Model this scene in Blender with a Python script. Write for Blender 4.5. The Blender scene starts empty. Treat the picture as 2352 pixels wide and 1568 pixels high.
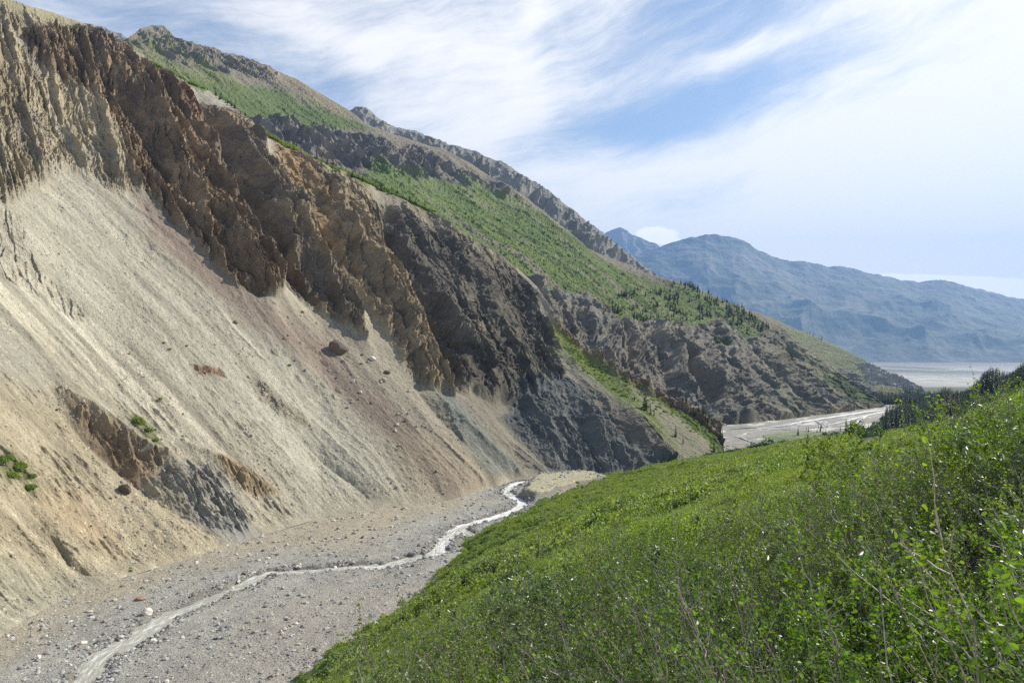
import bpy, math
import numpy as np
R = math.radians
rng = np.random.default_rng(7)
sc = bpy.context.scene
COL = sc.collection

# ------------------------------------------------------------------ camera, light, exposure
# picture coordinates used as a ruler below: 2352 x 1568, horizon at row 793
VW, F, CX, HZ = 2352.0, 1568.0, 1176.0, 793.0
cam_d = bpy.data.cameras.new("camera"); cam = bpy.data.objects.new("camera", cam_d)
COL.objects.link(cam); sc.camera = cam
cam.location = (0, 0, 0); cam.rotation_euler = (R(90), 0, 0)
cam_d.lens = 24; cam_d.sensor_width = 36; cam_d.clip_start = 0.1; cam_d.clip_end = 60000
cam_d.shift_y = 9.0 / VW

SUN_AZ, SUN_EL = R(62), R(37)          # azimuth to the right of the view direction (+Y)
sun_d = bpy.data.lights.new("sun", 'SUN'); sun = bpy.data.objects.new("sun", sun_d)
COL.objects.link(sun); sun_d.energy = 5.0; sun_d.angle = R(0.5); sun_d.color = (1.0, 0.935, 0.82)
sun.rotation_euler = (R(90) - SUN_EL, 0, -SUN_AZ + math.pi)
sun.rotation_euler = (math.pi / 2 - SUN_EL, 0, math.pi - SUN_AZ)

sc.view_settings.view_transform = 'Standard'; sc.view_settings.look = 'None'
sc.view_settings.exposure = 0.45; sc.view_settings.gamma = 1.0
sc.render.engine = 'CYCLES'
cy = sc.cycles
cy.max_bounces = 5; cy.diffuse_bounces = 2; cy.glossy_bounces = 2; cy.transmission_bounces = 3
cy.volume_bounces = 1; cy.transparent_max_bounces = 6
cy.use_adaptive_sampling = True; cy.adaptive_threshold = 0.006
cy.use_denoising = False; cy.denoising_input_passes = 'RGB_ALBEDO_NORMAL'; cy.denoising_prefilter = 'ACCURATE'
cy.sample_clamp_indirect = 4.0; cy.sample_clamp_direct = 12.0


class NT:
    """small helper for writing node trees"""
    def __init__(s, tree):
        s.t = tree; tree.nodes.clear()
    def n(s, kind, **kw):
        nd = s.t.nodes.new(kind)
        for k, v in kw.items():
            if k == 'inp':
                for a, b in v.items():
                    if isinstance(b, bpy.types.NodeSocket): s.t.links.new(b, nd.inputs[a])
                    else: nd.inputs[a].default_value = b
            else: setattr(nd, k, v)
        return nd
    def m(s, op, a, b=0.0, c=0.0, clamp=False):
        nd = s.n('ShaderNodeMath', operation=op, use_clamp=clamp)
        for i, v in enumerate((a, b, c)):
            if isinstance(v, bpy.types.NodeSocket): s.t.links.new(v, nd.inputs[i])
            else: nd.inputs[i].default_value = v
        return nd.outputs[0]
    def ss(s, v, lo, hi, to0=0.0, to1=1.0):
        nd = s.n('ShaderNodeMapRange', interpolation_type='SMOOTHSTEP', inp={'Value': v, 'From Min': lo, 'From Max': hi, 'To Min': to0, 'To Max': to1})
        return nd.outputs[0]
    def mix(s, f, a, b, mode='MIX'):
        nd = s.n('ShaderNodeMix', data_type='RGBA', blend_type=mode)
        for i, v in ((0, f), (6, a), (7, b)):
            if isinstance(v, bpy.types.NodeSocket): s.t.links.new(v, nd.inputs[i])
            else: nd.inputs[i].default_value = v if i == 0 else (tuple(v) + (1.0,))[:4]
        return nd.outputs[2]
    def noise(s, vec, scale, detail=4, rough=0.55, dist=0.0):
        nd = s.n('ShaderNodeTexNoise', inp={'Vector': vec, 'Scale': scale, 'Detail': detail, 'Roughness': rough, 'Distortion': dist})
        return nd.outputs[0]
    def xyz(s, x, y, z=0.0):
        nd = s.n('ShaderNodeCombineXYZ')
        for i, v in enumerate((x, y, z)):
            if isinstance(v, bpy.types.NodeSocket): s.t.links.new(v, nd.inputs[i])
            else: nd.inputs[i].default_value = v
        return nd.outputs[0]


world = bpy.data.worlds.new("World"); sc.world = world; world.use_nodes = True
w = NT(world.node_tree)
sky = w.n('ShaderNodeTexSky', sky_type='NISHITA', sun_disc=False, sun_elevation=SUN_EL, sun_rotation=SUN_AZ,
          altitude=900, air_density=1.0, dust_density=0.6, ozone_density=2.0).outputs[0]
geo = w.n('ShaderNodeTexCoord').outputs['Generated']
sp = w.n('ShaderNodeSeparateXYZ', inp={0: geo})
X, Y, Z = sp.outputs
az = w.m('ARCTAN2', X, Y)                          # 0 straight down the valley, + to the right
el = w.m('ARCTAN2', Z, w.m('SQRT', w.m('ADD', w.m('MULTIPLY', X, X), w.m('MULTIPLY', Y, Y))))
def gauss(ac, ec, aw, ew, rot=0.0):
    c, s_ = math.cos(rot), math.sin(rot)
    da = w.m('SUBTRACT', az, ac); de = w.m('SUBTRACT', el, ec)
    u = w.m('ADD', w.m('MULTIPLY', da, c / aw), w.m('MULTIPLY', de, s_ / aw))
    v = w.m('ADD', w.m('MULTIPLY', da, -s_ / ew), w.m('MULTIPLY', de, c / ew))
    return w.m('EXPONENT', w.m('MULTIPLY', w.m('ADD', w.m('MULTIPLY', u, u), w.m('MULTIPLY', v, v)), -1.0))
def sky_at(px, py):
    dx, dz = (px - CX) / F, (HZ - py) / F
    return math.atan(dx), math.atan(dz / math.hypot(1, dx))
# streaky cirrus: noise stretched along a gently rising direction
ca, sa = math.cos(0.26), math.sin(0.26)
wv = w.noise(w.xyz(az, el, 1.7), 3.0, 3)
ww = w.m('MULTIPLY', w.m('SUBTRACT', wv, 0.5), 0.13)
su = w.m('ADD', w.m('MULTIPLY', az, ca), w.m('MULTIPLY', el, sa))
sv = w.m('ADD', w.m('ADD', w.m('MULTIPLY', az, -sa), w.m('MULTIPLY', el, ca)), ww)
n1 = w.noise(w.xyz(w.m('MULTIPLY', su, 1.6), w.m('MULTIPLY', sv, 7.0), 0.3), 1.6, 10, 0.64, 0.1)
n2 = w.noise(w.xyz(w.m('MULTIPLY', su, 6.0), w.m('MULTIPLY', sv, 30.0), 2.0), 1.3, 8, 0.70, 0.2)
n3 = w.noise(w.xyz(az, el, 4.0), 5.0, 9, 0.65, 0.3)
cov = w.m('ADD', w.m('ADD', w.m('MULTIPLY', n1, 1.25), w.m('MULTIPLY', n2, 0.80)), w.m('MULTIPLY', n3, 0.70))
cov = w.m('SUBTRACT', cov, 1.30)
bias = 0.10
def add_g(amount, px, py, wx, wy, rot=0.0):
    global cov
    a, e = sky_at(px, py)
    cov = w.m('ADD', cov, w.m('MULTIPLY', gauss(a, e, wx / F, wy / F, rot), amount))
# blue gaps (negative) and dense veils (positive)
add_g(-0.42, 1620, 40, 300, 80, 0.10)
add_g(-0.50, 1640, 235, 330, 55, 0.13)
add_g(-0.34, 1480, 300, 190, 38, 0.05)
add_g(-0.26, 1640, 440, 200, 50, 0.2)
add_g(-0.30, 1880, 90, 300, 60, 0.2)
add_g(-0.30, 760, 200, 90, 60, -0.6)
add_g(-0.22, 350, 30, 300, 60, 0.0)
add_g(-0.15, 1300, 60, 120, 70, 0.0)
add_g(0.28, 1180, 150, 260, 120, 0.5)
add_g(0.22, 1100, 300, 300, 160, 0.3)
add_g(0.62, 2350, 150, 430, 260, 0.3)
add_g(0.50, 2100, 420, 520, 110, 0.2)
add_g(0.32, 1500, 420, 500, 70, 0.15)
add_g(0.25, 1700, 130, 380, 30, 0.2)
add_g(0.30, 700, 80, 200, 60, -0.2)
add_g(0.30, 1230, 10, 30, 40, 0.0)
add_g(-0.22, 2250, 545, 260, 22, 0.12)
add_g(0.30, 1900, 620, 700, 90, 0.0)
cov = w.m('SUBTRACT', cov, w.ss(Y, 0.35, -0.2, 0.0, 0.6)); cov = w.m('SUBTRACT', cov, w.ss(el, 0.65, 1.0, 0.0, 0.6))
mask = w.ss(cov, -0.52, 0.56, 0.10, 0.98)
low = w.ss(el, 0.36, 0.0, 0.0, 0.88)             # the veil thickens towards the horizon
mask = w.m('MAXIMUM', mask, low)
# small cumulus puffs on the far ridges
def puff(px, py, wx, wy, rot, th=0.35):
    a, e = sky_at(px, py)
    g = gauss(a, e, wx / F, wy / F, rot)
    nn = w.noise(w.xyz(az, el, 9.0), 60.0, 5, 0.6)
    return w.ss(w.m('ADD', g, w.m('MULTIPLY', w.m('SUBTRACT', nn, 0.5), 0.55)), th, th + 0.22)
p1 = w.m('MAXIMUM', puff(1508, 541, 52, 22, -0.05), puff(1542, 554, 36, 12, -0.2))
p2 = w.m('MAXIMUM', puff(2180, 644, 180, 12, -0.10), puff(2310, 662, 130, 19, -0.12))
pf = w.m('MAXIMUM', p1, p2)
cl_lum = w.n('ShaderNodeMix', data_type='RGBA', inp={0: w.ss(mask, 0.2, 0.9), 6: (7.7, 7.6, 7.2, 1), 7: (9.3, 8.9, 8.3, 1)}).outputs[2]
skyc = w.mix(1.0, sky, (1.06, 1.07, 1.06), 'MULTIPLY')
c1 = w.mix(w.m('MULTIPLY', mask, 0.93), skyc, cl_lum)
c2 = w.mix(pf, c1, (11.0, 10.7, 10.3))
bg = w.n('ShaderNodeBackground', inp={0: c2, 1: 0.105})
wo = w.n('ShaderNodeOutputWorld'); w.t.links.new(bg.outputs[0], wo.inputs[0])
world.cycles.sampling_method = 'MANUAL'; world.cycles.sample_map_resolution = 1024

# ------------------------------------------------------------------ numeric noise
def _hash(ix, iy, seed):
    h = (ix.astype(np.uint32) * np.uint32(374761393) + iy.astype(np.uint32) * np.uint32(668265263) + np.uint32(seed * 2246822519 & 0xffffffff))
    h = (h ^ (h >> np.uint32(13))) * np.uint32(1274126177)
    return h ^ (h >> np.uint32(16))
_GR = np.array([[math.cos(a), math.sin(a)] for a in np.linspace(0, 2 * math.pi, 17)[:16]], dtype=np.float32)
def perlin(x, y, seed=0):
    x = np.asarray(x, np.float32); y = np.asarray(y, np.float32)
    fx, fy = np.floor(x), np.floor(y)
    ix, iy = fx.astype(np.int64), fy.astype(np.int64)
    tx, ty = x - fx, y - fy
    u = tx * tx * tx * (tx * (tx * 6 - 15) + 10); v = ty * ty * ty * (ty * (ty * 6 - 15) + 10)
    def g(ox, oy):
        gr = _GR[_hash(ix + ox, iy + oy, seed) & np.uint32(15)]
        return gr[..., 0] * (tx - ox) + gr[..., 1] * (ty - oy)
    a = g(0, 0); b = g(1, 0); c = g(0, 1); d = g(1, 1)
    return 1.5 * ((a + (b - a) * u) * (1 - v) + (c + (d - c) * u) * v)
def fbm(x, y, o=4, seed=0, gain=0.5):
    r = 0; a = 1.0
    for i in range(o):
        r = r + a * perlin(x * 2 ** i + 17.3 * i, y * 2 ** i - 9.1 * i, seed + i); a *= gain
    return r
def ridged(x, y, o=4, seed=0, gain=0.5):
    r = 0; a = 1.0; wgt = 1.0
    for i in range(o):
        n = 1 - np.abs(perlin(x * 2.03 ** i + 31.7 * i, y * 2.03 ** i + 5.3 * i, seed + i)) * 1.6
        n = np.clip(n, 0, 1) ** 2 * wgt
        r = r + a * n; wgt = np.clip(n * 1.6, 0, 1); a *= gain
    return r - 0.6
def billow(x, y, o=3, seed=0):
    r = 0; a = 1.0
    for i in range(o):
        r = r + a * np.abs(perlin(x * 2 ** i + 3.3 * i, y * 2 ** i, seed + i)) * 2; a *= 0.5
    return r - 0.8
def sstep(a, b, x):
    t = np.clip((x - a) / (b - a), 0, 1); return t * t * (3 - 2 * t)
def cells(x, y, seed=0):
    """distance to the nearest jittered point and a random value of that cell"""
    fx, fy = np.floor(x), np.floor(y); best = np.full(np.shape(x), 9.0, np.float32); val = np.zeros(np.shape(x), np.float32)
    for ox in (-1, 0, 1):
        for oy in (-1, 0, 1):
            cx, cyy = fx + ox, fy + oy
            h = _hash(cx.astype(np.int64), cyy.astype(np.int64), seed)
            jx = (h & np.uint32(1023)) / 1023.0; jy = ((h >> np.uint32(10)) & np.uint32(1023)) / 1023.0
            d = np.hypot(cx + jx - x, cyy + jy - y)
            k = d < best; best = np.where(k, d, best); val = np.where(k, ((h >> np.uint32(20)) & np.uint32(1023)) / 1023.0, val)
    return best, val
def polysd(px, py, pts):
    """signed distance to a polygon, positive inside"""
    pts = np.array(pts, float); out = np.full(px.shape, -1e3, np.float32)
    mnx, mny = pts.min(0) - 120; mxx, mxy = pts.max(0) + 120
    sel = (px > mnx) & (px < mxx) & (py > mny) & (py < mxy)
    x, y = px[sel], py[sel]
    if x.size == 0: return out
    d2 = np.full(x.shape, 1e9); ins = np.zeros(x.shape, bool)
    for (ax, ay), (bx, by) in zip(pts, np.roll(pts, -1, 0)):
        ex, ey = bx - ax, by - ay
        t = np.clip(((x - ax) * ex + (y - ay) * ey) / (ex * ex + ey * ey + 1e-9), 0, 1)
        d2 = np.minimum(d2, (x - ax - t * ex) ** 2 + (y - ay - t * ey) ** 2)
        c = ((ay > y) != (by > y)) & (x < (bx - ax) * (y - ay) / (by - ay + 1e-12) + ax); ins ^= c
    out[sel] = np.where(ins, 1, -1) * np.sqrt(d2)
    return out
def linedist(px, py, pts):
    """distance to a polyline and signed side, and position 0..1 along it"""
    pts = np.array(pts, float); best = np.full(px.shape, 1e9, np.float32); side = np.zeros(px.shape, np.float32); pos = np.zeros(px.shape, np.float32)
    n = len(pts) - 1
    for i in range(n):
        (ax, ay), (bx, by) = pts[i], pts[i + 1]
        ex, ey = bx - ax, by - ay
        t = np.clip(((px - ax) * ex + (py - ay) * ey) / (ex * ex + ey * ey + 1e-9), 0, 1)
        dx, dy = px - ax - t * ex, py - ay - t * ey
        d = np.hypot(dx, dy); k = d < best
        best = np.where(k, d, best); side = np.where(k, np.sign(dx * ey - dy * ex), side); pos = np.where(k, (i + t) / n, pos)
    return best, side, pos

# ------------------------------------------------------------------ object helpers
def tag(o, label=None, cat=None, group=None, kind=None):
    for k, v in (('label', label), ('category', cat), ('group', group), ('kind', kind)):
        if v: o[k] = v
    return o
def fast_mesh(name, verts, quads, col=None, mats=(), smooth=True, mat_idx=None):
    me = bpy.data.meshes.new(name)
    verts = np.asarray(verts, np.float32); quads = np.asarray(quads, np.int32); k = quads.shape[1]
    me.vertices.add(len(verts)); me.vertices.foreach_set('co', verts.ravel())
    me.loops.add(quads.size); me.loops.foreach_set('vertex_index', quads.ravel())
    me.polygons.add(len(quads)); me.polygons.foreach_set('loop_start', np.arange(0, quads.size, k, dtype=np.int32))
    me.polygons.foreach_set('use_smooth', np.full(len(quads), smooth))
    if mat_idx is not None: me.polygons.foreach_set('material_index', np.asarray(mat_idx, np.int32))
    for m_ in mats: me.materials.append(m_)
    if col is not None:
        a = me.color_attributes.new('Col', 'FLOAT_COLOR', 'POINT')
        c4 = np.ones((len(verts), 4), np.float32); c4[:, :3] = col
        a.data.foreach_set('color', c4.ravel())
    me.update(calc_edges=True)
    return me
def link(name, me, parent=None):
    o = bpy.data.objects.new(name, me); COL.objects.link(o)
    if parent: o.parent = parent
    return o
def empty(name, loc=(0, 0, 0)):
    o = bpy.data.objects.new(name, None); COL.objects.link(o); o.location = loc; o.empty_display_size = 0.5
    return o
def grid_quads(nu, nv, flip=False):
    i = np.arange(nu - 1)[:, None] * nv + np.arange(nv - 1)[None, :]
    q = np.stack([i, i + nv, i + nv + 1, i + 1], -1).reshape(-1, 4)
    return q[:, ::-1] if flip else q

def mat_terrain(name, s1, s2, bump, bdist, spec=0.25, streak=0.0, sk=(1.5, 0.10), rough=0.9, var=0.35, speck=0.0, speck_scale=1.0):
    m_ = bpy.data.materials.new(name); m_.use_nodes = True; t = NT(m_.node_tree)
    P = t.n('ShaderNodeNewGeometry').outputs['Position']
    c = t.n('ShaderNodeVertexColor', layer_name='Col').outputs[0]
    a = t.noise(P, s1, 5, 0.6); b = t.noise(P, s2, 3, 0.7)
    f = t.m('ADD', t.m('MULTIPLY', t.m('SUBTRACT', a, 0.5), var), t.m('MULTIPLY', t.m('SUBTRACT', b, 0.5), var * 1.9))
    f = t.m('ADD', f, 1.0)
    if streak > 0:
        at = t.n('ShaderNodeAttribute', attribute_name='SF').outputs['Vector']; q = t.n('ShaderNodeSeparateXYZ', inp={0: at})
        sn = t.noise(t.xyz(t.m('MULTIPLY', q.outputs[0], sk[0]), t.m('MULTIPLY', q.outputs[1], sk[1])), 1.0, 6, 0.7)
        f = t.m('ADD', f, t.m('MULTIPLY', t.m('SUBTRACT', sn, 0.5), streak))
    if speck > 0:
        v = t.n('ShaderNodeTexVoronoi', inp={'Vector': P, 'Scale': speck_scale, 'Randomness': 1.0})
        r_ = t.n('ShaderNodeSeparateColor', inp={0: v.outputs['Color']}).outputs[0]
        sp_ = t.m('MULTIPLY', t.ss(v.outputs['Distance'], 0.42, 0.22), t.m('SUBTRACT', t.ss(r_, 0.55, 1.0), t.ss(r_, 0.25, 0.0)))
        f = t.m('ADD', f, t.m('MULTIPLY', sp_, speck))
    c = t.mix(1.0, c, t.xyz(f, f, f), 'MULTIPLY')
    bp = t.n('ShaderNodeBump', inp={'Strength': bump, 'Distance': bdist, 'Height': b})
    bs = t.n('ShaderNodeBsdfPrincipled', inp={'Base Color': c, 'Roughness': rough, 'Specular IOR Level': spec, 'Normal': bp.outputs[0]})
    o = t.n('ShaderNodeOutputMaterial'); t.t.links.new(bs.outputs[0], o.inputs[0])
    return m_

# ------------------------------------------------------------------ valley floor profile
def zf(y):
    y = np.asarray(y, float)
    return np.where(y < 4200, -50.4 - 0.04 * y, -218.4 - 12 * (1 - np.exp(-(np.maximum(y, 4200) - 4200) / 300.0)))
def floor_t(dz):      # distance at which a downward view slope meets the sloping floor
    return 50.4 / (-dz - 0.04)

class Sheet:
    """a hillside: columns run from its foot to its crest, then over the crest and down the back"""
    def __init__(s, crest, foot, cols, step_v, cdir, m0, m1, tb=None, mp=1.0, tmin=0):
        s.px = cols
        crest = np.array(crest, float); foot = np.array(foot, float)
        s.yt = np.interp(cols, crest[:, 0], crest[:, 1]); s.yb = np.interp(cols, foot[:, 0], foot[:, 1])
        nv = int(np.max(s.yb - s.yt) / step_v) + 2; s.nv = nv
        v = np.linspace(0, 1, nv); s.v = v
        PX = np.repeat(cols[:, None], nv, 1); PY = s.yb[:, None] + (s.yt - s.yb)[:, None] * v[None]
        dx, dz = (PX - CX) / F, (HZ - PY) / F
        nx, ny = cdir; c1 = nx * dx + ny
        TB = tb(cols)[:, None] if tb else floor_t((HZ - s.yb) / F)[:, None]
        m_ = m0 + (m1 - m0) * v[None] ** mp
        T = (50.4 + m_ * c1 * TB) / (m_ * c1 - 0.04 - dz)
        s.PX, s.PY, s.T = PX, PY, T
        s.base = np.stack([dx * T, T, dz * T], -1)
        # coordinates: sl along the hillside, fl up its fall line
        s.sl = (ny * s.base[..., 0] - nx * s.base[..., 1]); s.fl = nx * s.base[..., 0] + ny * s.base[..., 1]
        s.n = np.array([-nx * 0.60, -ny * 0.60, 0.80])
    def finish(s, name, disp, col, mat, back=(0.25, -0.35)):
        P = s.base + s.n[None, None] * disp[..., None]; s.P = P
        s.colr = col
        # over the crest: the far side falls away
        nb = 14; rows = []; cr = []
        top = P[:, -1]; sz = np.linalg.norm(top, axis=1)[:, None]
        out = -s.n.copy(); out[2] = 0; out /= np.linalg.norm(out)
        for k in range(1, nb + 1):
            q = k / nb
            p = top + out[None] * (sz * back[0] * q ** 1.3) + np.array([0, 0, 1.0])[None] * (sz * back[0] * back[1] * (q ** 1.6))
            rows.append(p); cr.append(col[:, -1])
        V = np.concatenate([P, np.stack(rows, 1)], 1); C = np.concatenate([col, np.stack(cr, 1)], 1)
        nu, nv2 = V.shape[:2]
        me = fast_mesh(name, V.reshape(-1, 3), grid_quads(nu, nv2), C.reshape(-1, 3), [mat], smooth=False)
        sf = np.zeros(V.shape, np.float32); sf[:, :s.nv, 0] = getattr(s, 'sfu', s.sl); sf[:, :s.nv, 1] = getattr(s, 'sfv', s.fl); sf[:, s.nv:] = sf[:, s.nv - 1:s.nv]
        a = me.attributes.new('SF', 'FLOAT_VECTOR', 'POINT'); a.data.foreach_set('vector', sf.ravel())
        return tag(link(name, me), kind='structure')
    def at(s, px, py):
        i = int(np.clip(np.searchsorted(s.px, px), 0, len(s.px) - 1))
        v = (py - s.yb[i]) / (s.yt[i] - s.yb[i]); j = int(np.clip(round(v * (s.nv - 1)), 0, s.nv - 1))
        return s.P[i, j]

def paint(col, m_, c):
    m_ = m_[..., None]; col[:] = col * (1 - m_) + np.array(c, np.float32) * m_

# ------------------------------------------------------------------ 1. near eroded hillside
crest1 = [(-700, -330), (-300, -130), (0, -12), (60, 14), (130, 35), (215, 66), (270, 95), (330, 130), (350, 152), (420, 182), (480, 208), (540, 255), (575, 285),
          (610, 312), (650, 338), (700, 356), (780, 390), (870, 428), (940, 462), (1000, 492), (1050, 530), (1100, 556), (1150, 585), (1200, 622), (1235, 655), (1262, 700), (1290, 742),
          (1330, 785), (1370, 818), (1420, 850), (1480, 885), (1530, 905), (1580, 935), (1620, 962), (1648, 990), (1658, 1022), (1662, 1045), (1740, 1110)]
foot1 = [(-700, 1850), (-200, 1590), (0, 1465), (130, 1385), (270, 1330), (400, 1292), (560, 1243), (740, 1188), (900, 1165), (1060, 1143), (1180, 1104), (1300, 1092),
         (1450, 1088), (1600, 1070), (1665, 1052), (1740, 1112)]
S1 = Sheet(crest1, foot1, np.arange(-560, 1664, 1.55), 1.6, (-0.797, 0.604), 0.60, 0.76)
px, py, sl, fl = S1.PX, S1.PY, S1.sl, S1.fl
wx = 16 * fbm(sl / 40, fl / 90, 4, 11) ; wy = 16 * fbm(sl / 40 + 50, fl / 90, 4, 21)
qx, qy = px + wx, py + wy
asx = np.interp(px, [-700, 0, 300, 600, 1000, 1200, 1400, 1600, 1700], [1.15, 1.05, 0.95, 0.85, 0.80, 0.88, 1.10, 1.25, 1.3])
ls = (px - asx * (py - 900)) * 0.25 + 1.5 * fbm(sl / 25, fl / 60, 3, 29); fs = -py * 0.38
S1.sfu, S1.sfv = ls, fs
st_c = fbm(ls / 9, fs / 150, 4, 31, 0.6)               # long streaks down the fall line
st_f = fbm(ls / 2.2, fs / 50, 3, 41, 0.6)
blot = fbm(sl / 70, fl / 110, 4, 51)
rough_n = fbm(sl / 3.0, fl / 3.6, 4, 61, 0.62)

def poly(pts, soft=8, warp=1.0):
    return sstep(-soft, soft, polysd(px + wx * warp, py + wy * warp, pts))
ribA = poly([(40, 60), (110, 80), (200, 66), (270, 95), (330, 140), (430, 190), (470, 280), (500, 400), (545, 480), (590, 590), (640, 660), (636, 695), (590, 695), (520, 655), (450, 580), (385, 500), (330, 430), (280, 350), (200, 240), (110, 180), (60, 140)], 7)
ribB = poly([(470, 230), (540, 262), (590, 320), (625, 420), (690, 520), (740, 640), (790, 700), (832, 785), (770, 755), (700, 700), (640, 640), (570, 520), (520, 400), (480, 300)], 7)
tanC = poly([(600, 310), (680, 350), (780, 400), (880, 470), (905, 570), (950, 700), (1040, 905), (960, 885), (900, 815), (830, 720), (770, 620), (700, 500), (640, 400)], 8)
darkD = poly([(880, 455), (1000, 500), (1130, 570), (1225, 655), (1262, 740), (1300, 820), (1280, 890), (1230, 900), (1170, 920), (1060, 880), (985, 790), (935, 690), (900, 570)], 10)
topL = poly([(-700, -400), (60, 20), (150, 60), (220, 150), (300, 320), (340, 420), (260, 430), (160, 400), (60, 420), (-20, 460), (-700, 300)], 34, 1.8)
lowE = poly([(1190, 890), (1300, 870), (1420, 930), (1560, 1040), (1600, 1075), (1400, 1100), (1280, 1080), (1160, 950)], 12)
farE = poly([(1310, 850), (1400, 920), (1500, 1000), (1590, 1060), (1480, 1060), (1360, 940)], 10)
bank = poly([(130, 872), (230, 935), (330, 990), (400, 1040), (360, 1056), (290, 1022), (210, 952)], 11, 1.1) * sstep(-0.5, 0.1, rough_n + 0.3)
outc = poly([(360, 1065), (420, 1040), (480, 1055), (530, 1110), (575, 1190), (560, 1240), (500, 1200), (420, 1140)], 13, 1.1) * sstep(-0.6, 0.2, st_c + 0.4)
outc2 = poly([(480, 1030), (530, 1050), (600, 1110), (640, 1140), (580, 1140), (520, 1090)], 10, 1.0)
outc3 = poly([(560, 860), (620, 880), (700, 950), (740, 1000), (680, 960), (600, 920)], 8, 1.0)
outc4 = poly([(430, 840), (500, 850), (520, 870), (450, 865)], 6, 1.0)
leftr = poly([(-200, 470), (20, 480), (60, 560), (110, 620), (210, 700), (190, 720), (110, 680), (30, 640), (-200, 600)], 8, 1.4)
bluegr = poly([(1000, 900), (1060, 915), (1190, 1090), (1120, 1095), (1040, 1000)], 10)
greenst = poly([(1250, 715), (1330, 785), (1460, 872), (1600, 960), (1655, 1030), (1655, 1060), (1600, 1060), (1500, 1000), (1415, 930), (1335, 855), (1285, 795)], 7, 0.5)
crestr = poly([(1240, 655), (1300, 735), (1350, 785), (1480, 870), (1580, 925), (1670, 985), (1680, 1060), (1640, 1010), (1560, 950), (1440, 880), (1350, 815), (1290, 760)], 5, 0.4)
rock = np.clip(np.maximum.reduce([ribA, ribB, tanC * 0.9, darkD * 0.85, topL * 0.62, lowE * 0.35, crestr]), 0, 1)
small_rock = np.maximum.reduce([bank, outc, outc2 * 0.7, outc3 * 0.6 * sstep(-0.1, 0.3, rough_n), outc4 * 0.8, leftr * 0.12])

disp = np.zeros(px.shape, np.float32)
def rib(pts, h, wdt, sharp=1.0):
    global disp
    d, sd, ps = linedist(px + wx * 0.9, py + wy * 0.9, pts)
    env = np.sin(np.clip(ps, 0.02, 0.98) * math.pi) ** 0.5
    disp += h * env * np.exp(-(d / wdt) ** sharp)
rib([(190, 80), (300, 210), (400, 390), (500, 560), (632, 700)], 13, 34, 1.3)
rib([(330, 140), (420, 260), (500, 420), (570, 560), (640, 680)], 10, 26, 1.3)
rib([(60, 90), (150, 190), (240, 300), (330, 430)], 8, 30, 1.3)
rib([(150, 90), (230, 200), (330, 340), (420, 470)], -8, 20, 1.3)
rib([(430, 190), (500, 320), (570, 470), (650, 610), (740, 720)], -15, 26, 1.3)
rib([(540, 260), (620, 400), (690, 540), (760, 660), (830, 785)], 14, 30, 1.3)
rib([(490, 230), (560, 350), (630, 480), (690, 600)], 8, 18, 1.3)
rib([(610, 320), (690, 470), (760, 600), (850, 730)], -9, 22, 1.3)
rib([(650, 345), (740, 480), (830, 620), (930, 780), (1035, 905)], 12, 30, 1.3)
rib([(760, 390), (820, 500), (890, 640), (960, 780)], 8, 26, 1.3)
rib([(870, 440), (900, 560), (950, 690), (1010, 800), (1060, 880)], -17, 26, 1.3)
rib([(900, 470), (960, 620), (1040, 760), (1130, 880)], 10, 30, 1.3)
rib([(1010, 510), (1090, 660), (1180, 800), (1240, 880)], 8, 34, 1.3)
rib([(1130, 580), (1220, 720), (1320, 850)], -7, 26, 1.3)
for k in range(9):
    x0 = 1185 + 40 * k + 9 * math.sin(k * 2.3); y0 = 862 + 15 * k + 12 * math.sin(k * 1.7)
    rib([(x0 - 10, y0), (x0 + 45, y0 + 95), (x0 + 110, min(1095, y0 + 200))], 6.0 + 1.5 * math.sin(k * 3.1), 12, 1.15)
rib([(150, 880), (250, 940), (390, 1045), (450, 1120)], 5, 16, 1.4)
rib([(430, 1000), (520, 1060), (640, 1145)], 3, 14, 1.4)
rib([(120, 900), (220, 985), (340, 1080), (470, 1190)], -4, 18, 1.4)
rib([(660, 960), (760, 1060), (860, 1160)], -2.2, 10, 1.3)
rib([(700, 940), (800, 1050), (900, 1150)], 1.8, 9, 1.3)
rib([(960, 900), (1050, 1010), (1150, 1100)], -3, 10, 1.3)
rib([(990, 900), (1100, 1020), (1190, 1100)], 3, 10, 1.3)
rib([(40, 1120), (110, 1190), (170, 1280), (260, 1335)], -2.5, 9, 1.3)
# fluted, broken rock
aa = np.interp(px, [-700, 0, 200, 450, 700, 900, 1000, 1150, 1400, 1700], [0.3, 0.35, 0.5, 0.66, 0.62, 0.46, 0.45, 0.55, 0.60, 0.75])
lr = (px - aa * (py - 700)) * 0.36 + 4.0 * fbm(sl / 30, fl / 60, 3, 71) + 1.2 * fbm(sl / 5, fl / 9, 2, 73)
fr = -py * 0.42 + 3.0 * fbm(sl / 20, fl / 20, 2, 75)
flute = ridged(lr / 22, fr / 260, 3, 81, 0.5)
crag = ridged(lr / 8.0, fr / 46, 4, 91, 0.55)
fine = ridged(lr / 2.4, fr / 7, 3, 95, 0.6)
k1, v1 = cells(lr / 9, fr / 30, 301); k2, v2 = cells(lr / 4.2, fr / 13, 303); k3, v3 = cells(lr / 1.9, fr / 5, 305)
brk = 4.2 * (v1 - 0.5) + 2.1 * (v2 - 0.5) + 1.1 * (v3 - 0.5)
disp *= 1.0 + 0.25 * rock
calm = 1 - 0.5 * darkD * sstep(0.2, -0.3, blot)
disp += rock * (5.2 * flute + calm * (2.3 * crag + 0.9 * fine + 0.85 * brk) + 3.0)
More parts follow.
